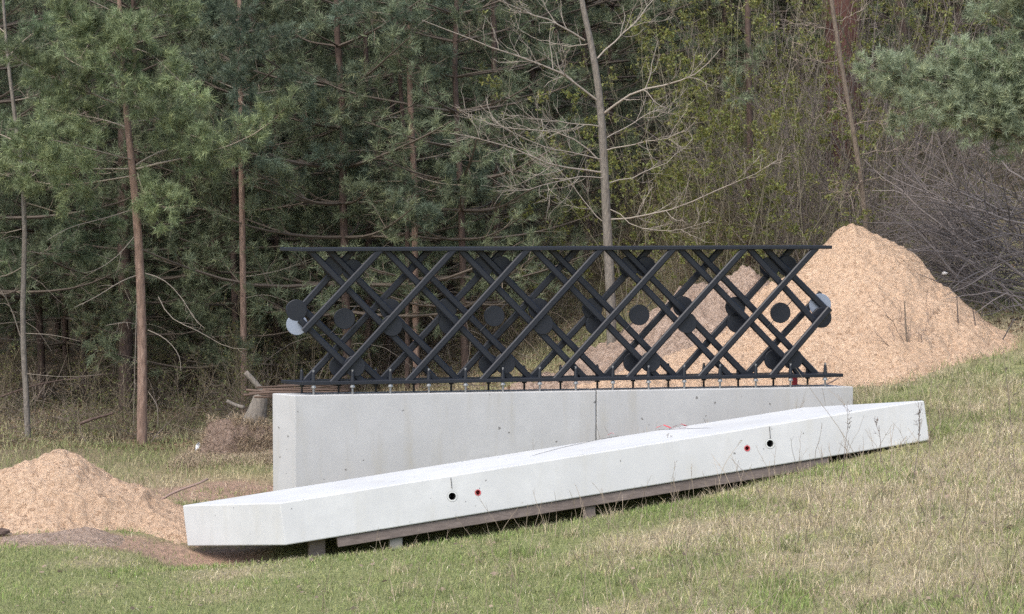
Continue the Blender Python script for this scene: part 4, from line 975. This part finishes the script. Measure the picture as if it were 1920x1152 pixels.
n = len(p); gm_ = green_mask(p[:, 0], p[:, 1]); tall = np.clip(.5 + 1.2 * vnoise(p[:, 0] / .45, p[:, 1] / .45, 33), 0, 1) * sig((p[:, 0] + .2) / 1.2)
h = (.025 + .035 * g.random(n)) * (1 + 1.3 * tall * g.random(n)); blades(m, p, h, .0035 + .003 * g.random(n), .25 + .8 * g.random(n), col_mix(p, YEL, GREEN, gm_ * .8 + .1), g)
bright = (fbm(p[:, 0] / .6, p[:, 1] / .6, 71, 2) + .25 * g.normal(size=n) > .50)
pb = p[bright]; pb = np.concatenate([pb, pb + g.normal(size=pb.shape) * [.03, .03, 0]]); pb[:, 2] = H(pb[:, 0], pb[:, 1]) - .006; n = len(pb)
k_ = ~inside(pb[:, :2], sq, -.02); pb = pb[k_]; n = len(pb)
blades(m, pb, .03 + .05 * g.random(n), .004 + .003 * g.random(n), .2 + .6 * g.random(n), np.array([.23, .31, .09]) * (.7 + .6 * g.random((n, 1))), g)
o = obj('grass', m.mesh('grass'), M_GRASS); o['kind'] = 'stuff'
m = MB()
p = scatter(115000, 10, 23.5, lambda x, y: (.15 + .85 * (1 - green_mask(x, y))) * np.maximum(.62 + .38 * sig((x - .3) / 1.3), sig((y - 20.6) / .5)) * (1 - .6 * dirt_mask(x, y)))
n = len(p); right = sig((p[:, 0] - .3) / 1.0)
h = (.04 + .06 * g.random(n)) * (1 + .7 * right * g.random(n)); blades(m, p, h, .0022 + .0026 * g.random(n), .7 + .75 * g.random(n), col_mix(p, STRAW, PALE, g.random(n) ** 2) * np.where(g.random((n, 1)) < .22, .5, 1), g)
nt_ = 460; ty = 10.5 + 13.5 * g.random(nt_); tx = -1.2 + (.27 * ty + 1.6) * g.random(nt_) ** .8
tx = np.repeat(tx, 42); ty = np.repeat(ty, 42); nn_ = len(tx); sz_ = np.repeat(.6 + .8 * g.random(nt_), 42)
tx = tx + g.normal(size=nn_) * .05 * sz_; ty = ty + g.normal(size=nn_) * .05 * sz_
tp_ = np.stack([tx, ty, H(tx, ty) - .008], 1); k_ = ~inside(tp_[:, :2], sq, .03) & ~inside(tp_[:, :2], wq, .03) & (heap_top(tx, ty) < tp_[:, 2]); tp_ = tp_[k_]; sz_ = sz_[k_]; nn_ = len(tp_)
gmk = np.repeat(g.random(nt_) < .35, 42)[k_]
cc_ = np.where(gmk[:, None], GREEN * .9, STRAW) * (.5 + .8 * g.random((nn_, 1)))
blades(m, tp_, (.045 + .085 * g.random(nn_)) * sz_, .003 + .003 * g.random(nn_), .2 + 1.15 * g.random(nn_), cc_, g)
o = obj('dry_grass', m.mesh('dry_grass'), M_GRASS); o['kind'] = 'stuff'
# rough grass at the wood edge and on the slope behind
m = MB()
p = scatter(95000, 20.8, 33, lambda x, y: np.clip(.75 + .7 * vnoise(x / .8, y / .8, 15), .4, 1) * np.where(y > 30, .5, 1) * (1 - .9 * dirt_mask(x, y)), .27, .8)
n = len(p); gm_ = np.clip(.55 + 1.2 * vnoise(p[:, 0] / 1.1, p[:, 1] / 1.1, 17) , 0, 1)
blades(m, p, .05 + .12 * g.random(n), .005 + .004 * g.random(n), .3 + .95 * g.random(n), col_mix(p, STRAW * .85, GREEN * .95, gm_), g)
o = obj('rough_grass', m.mesh('rough_grass'), M_GRASS); o['kind'] = 'stuff'
# straw on the turf heap
m = MB(); n = 11000; x = P(437, 800, 25.4)[0] + .62 * (g.random(n) - .5) * 1.9; y = 25.1 + .42 * g.normal(size=n)
zz = H(x, y)
for (p_, a_, b_, c_, d_) in TURF: zz = np.maximum(zz, p_[2] + .03 - np.sqrt(((x - p_[0]) * np.where(x < p_[0], a_, b_)) ** 2 + ((y - p_[1]) * np.where(y < p_[1], c_, d_)) ** 2))
blades(m, np.stack([x, y, zz + .02 * g.random(n)], 1), .06 + .12 * g.random(n), .004 + .004 * g.random(n), .9 + .6 * g.random(n), (np.array([.42, .335, .23]) * (.35 + 1.0 * g.random((n, 1)))), g)
o = obj('straw_litter', m.mesh('straw_litter'), M_GRASS); o['kind'] = 'stuff'
# leaf and twig litter under the trees
m = MB(); n = 26000; y = 26 + 20 * g.random(n) ** 1.4; x = (2 * g.random(n) - 1) * (.27 * y + .5); k = heap_top(x, y) < H(x, y); x, y = x[k], y[k]; n = len(x)
pp = np.stack([x, y, H(x, y) + .012], 1); a = norm(g.normal(size=(n, 3)) * [1, 1, .35]); b = norm(np.cross(a, g.normal(size=(n, 3)) * [.4, .4, 1] + [0, 0, .3])); s = (.035 + .05 * g.random((n, 1)))
V = np.stack([pp, pp + a * s * .5 + b * s * .3, pp + a * s, pp + a * s * .5 - b * s * .3], 1).reshape(-1, 3)
m.add(V, np.arange(n)[:, None] * 4 + np.array([[0, 1, 2, 3]]), np.repeat(np.array([.24, .165, .105]) * (.4 + 1.0 * g.random((n, 1))), 4, 0))
n = 2600; y = 26.5 + 12 * g.random(n); x = (2 * g.random(n) - 1) * (.27 * y + .5); k = heap_top(x, y) < H(x, y); x, y = x[k], y[k]; n = len(x)
q, r = grow(np.stack([x, y, H(x, y) + .02], 1), norm(g.normal(size=(n, 3)) * [1, .8, .25] + [0, 0, .12]), .3 + .7 * g.random(n), .003 + .005 * g.random(n), -.03, 6, .2, g, .4); tubes(m, q, r, 3, np.array([.25, .20, .16]) * (.5 + .9 * g.random((n, 1))))
o = obj('leaf_litter', m.mesh('leaf_litter'), M_LEAF); o['kind'] = 'stuff'
# dry stalks in the meadow
m = MB(); n = 2200; y = 10.5 + 12 * g.random(n); x = -1.5 + (.27 * y + 2.0) * g.random(n) ** .75; p2 = np.stack([x, y], 1); k = ~inside(p2, sq, .02) & ~inside(p2, wq, .05) & (g.random(n) < sig((x - .2) / .8)); x, y = x[k], y[k]; n = len(x)
q, r = grow(np.stack([x, y, H(x, y) - .01], 1), norm(g.normal(size=(n, 3)) * .28 + [0, 0, 1]), .10 + .42 * g.random(n) ** 1.8, .0018 + .0013 * g.random(n), -.04, 7, .10, g, .5); tubes(m, q, r, 3, np.array([.26, .21, .155]) * (.45 + .9 * g.random((n, 1))))
q2, r2 = spawn(q, r, 1800, .04, .14, .3, .8, .1, 4, .15, .5, .7, g, .5, .001); tubes(m, q2, r2, 3, np.array([.24, .19, .14]))
o = obj('dry_stalks', m.mesh('dry_stalks'), M_TWIG); o['kind'] = 'stuff'
m = MB(); n = 900; y = 10.5 + 11 * g.random(n); x = (2 * g.random(n) - 1) * (.26 * y); k = ~inside(np.stack([x, y], 1), sq, .02); x, y = x[k], y[k]; n = len(x)
pp = np.stack([x, y, H(x, y) + .025], 1); a = norm(g.normal(size=(n, 3)) * [1, 1, .3]); b = norm(np.cross(a, g.normal(size=(n, 3)) * [.5, .5, 1])); s = (.02 + .045 * g.random((n, 1)) ** 1.5)
m.add(np.stack([pp, pp + a * s * .5 + b * s * .3, pp + a * s, pp + a * s * .5 - b * s * .3], 1).reshape(-1, 3), np.arange(n)[:, None] * 4 + np.array([[0, 1, 2, 3]]), np.repeat(np.array([.34, .26, .19]) * (.4 + .8 * g.random((n, 1))), 4, 0))
o = obj('fallen_leaves', m.mesh('fallen_leaves'), M_LEAF); o['kind'] = 'stuff'
# single tall weeds that stand before the slab
def weed(base, pts, label, r=.0032, tw=6, col=(.20, .165, .13), seed_=1):
    b = G(*base); y_ = b[1]; gg = np.random.default_rng(seed_)
    q = np.array([b] + [P(x, y, y_) for x, y in pts]); q = resample(q, 9); q[0] = b - [0, 0, .02]
    m = MB(); r_ = np.linspace(r, r * .5, 9); tubes(m, q, r_, 5, np.array(col))
    if tw:
        q2, r2 = spawn(q[None], r_[None], tw, .05, .18, .3, .8, .12, 5, .12, .4, .6, gg, .5, .0014); tubes(m, q2, r2, 3, np.array(col) * .9)
        q3, r3 = spawn(q2, r2, tw * 3, .015, .05, .3, 1.0, 0, 3, .2, .5, .8, gg, .8, .0022); tubes(m, q3, r3, 3, np.array(col) * .8)
    single('dry_weed', m, M_TWIG, label, 'dry weed', b)
weed((1252, 935), [(1252, 880), (1258, 830), (1250, 815)], 'thin branching dry weed standing before the middle of the slab', seed_=1)
weed((1712, 905), [(1722, 840), (1726, 790), (1722, 755)], 'dark seeded dry weed standing before the right end of the slab', .004, 12, (.14, .115, .10), 2)
weed((1612, 870), [(1580, 810), (1530, 745), (1492, 690)], 'long thin grass stalk leaning left across the right end of the lattice', .0028, 0, (.25, .21, .16), 3)
weed((1580, 890), [(1585, 830), (1592, 790), (1588, 765)], 'thin dry weed beside the leaning stalk right of the bored holes', .003, 8, (.17, .14, .12), 4)
weed((1345, 930), [(1352, 880), (1380, 838), (1392, 826)], 'arching dry grass stalk left of the right red hole', .0026, 1, (.30, .25, .18), 5)
weed((1335, 915), [(1330, 890), (1322, 866)], 'short dark dry weed below the right red hole', .003, 4, (.18, .15, .12), 6)
weed((1745, 1010), [(1745, 900), (1740, 800), (1748, 700)], 'tall pale dry weed in the grass right of the slab end', .0035, 10, (.24, .19, .14), 7)
weed((1830, 1010), [(1855, 930), (1850, 860), (1880, 790)], 'tall bent dry weed near the right edge of the meadow', .0035, 10, (.22, .18, .14), 8)
weed((1905, 900), [(1895, 800), (1890, 720), (1880, 660)], 'tall dark dry weed at the right edge below the brush', .0035, 10, (.16, .13, .11), 9)
weed((1650, 870), [(1652, 820), (1640, 790)], 'small forked dry weed close to the right end of the slab', .003, 7, (.18, .14, .12), 10)
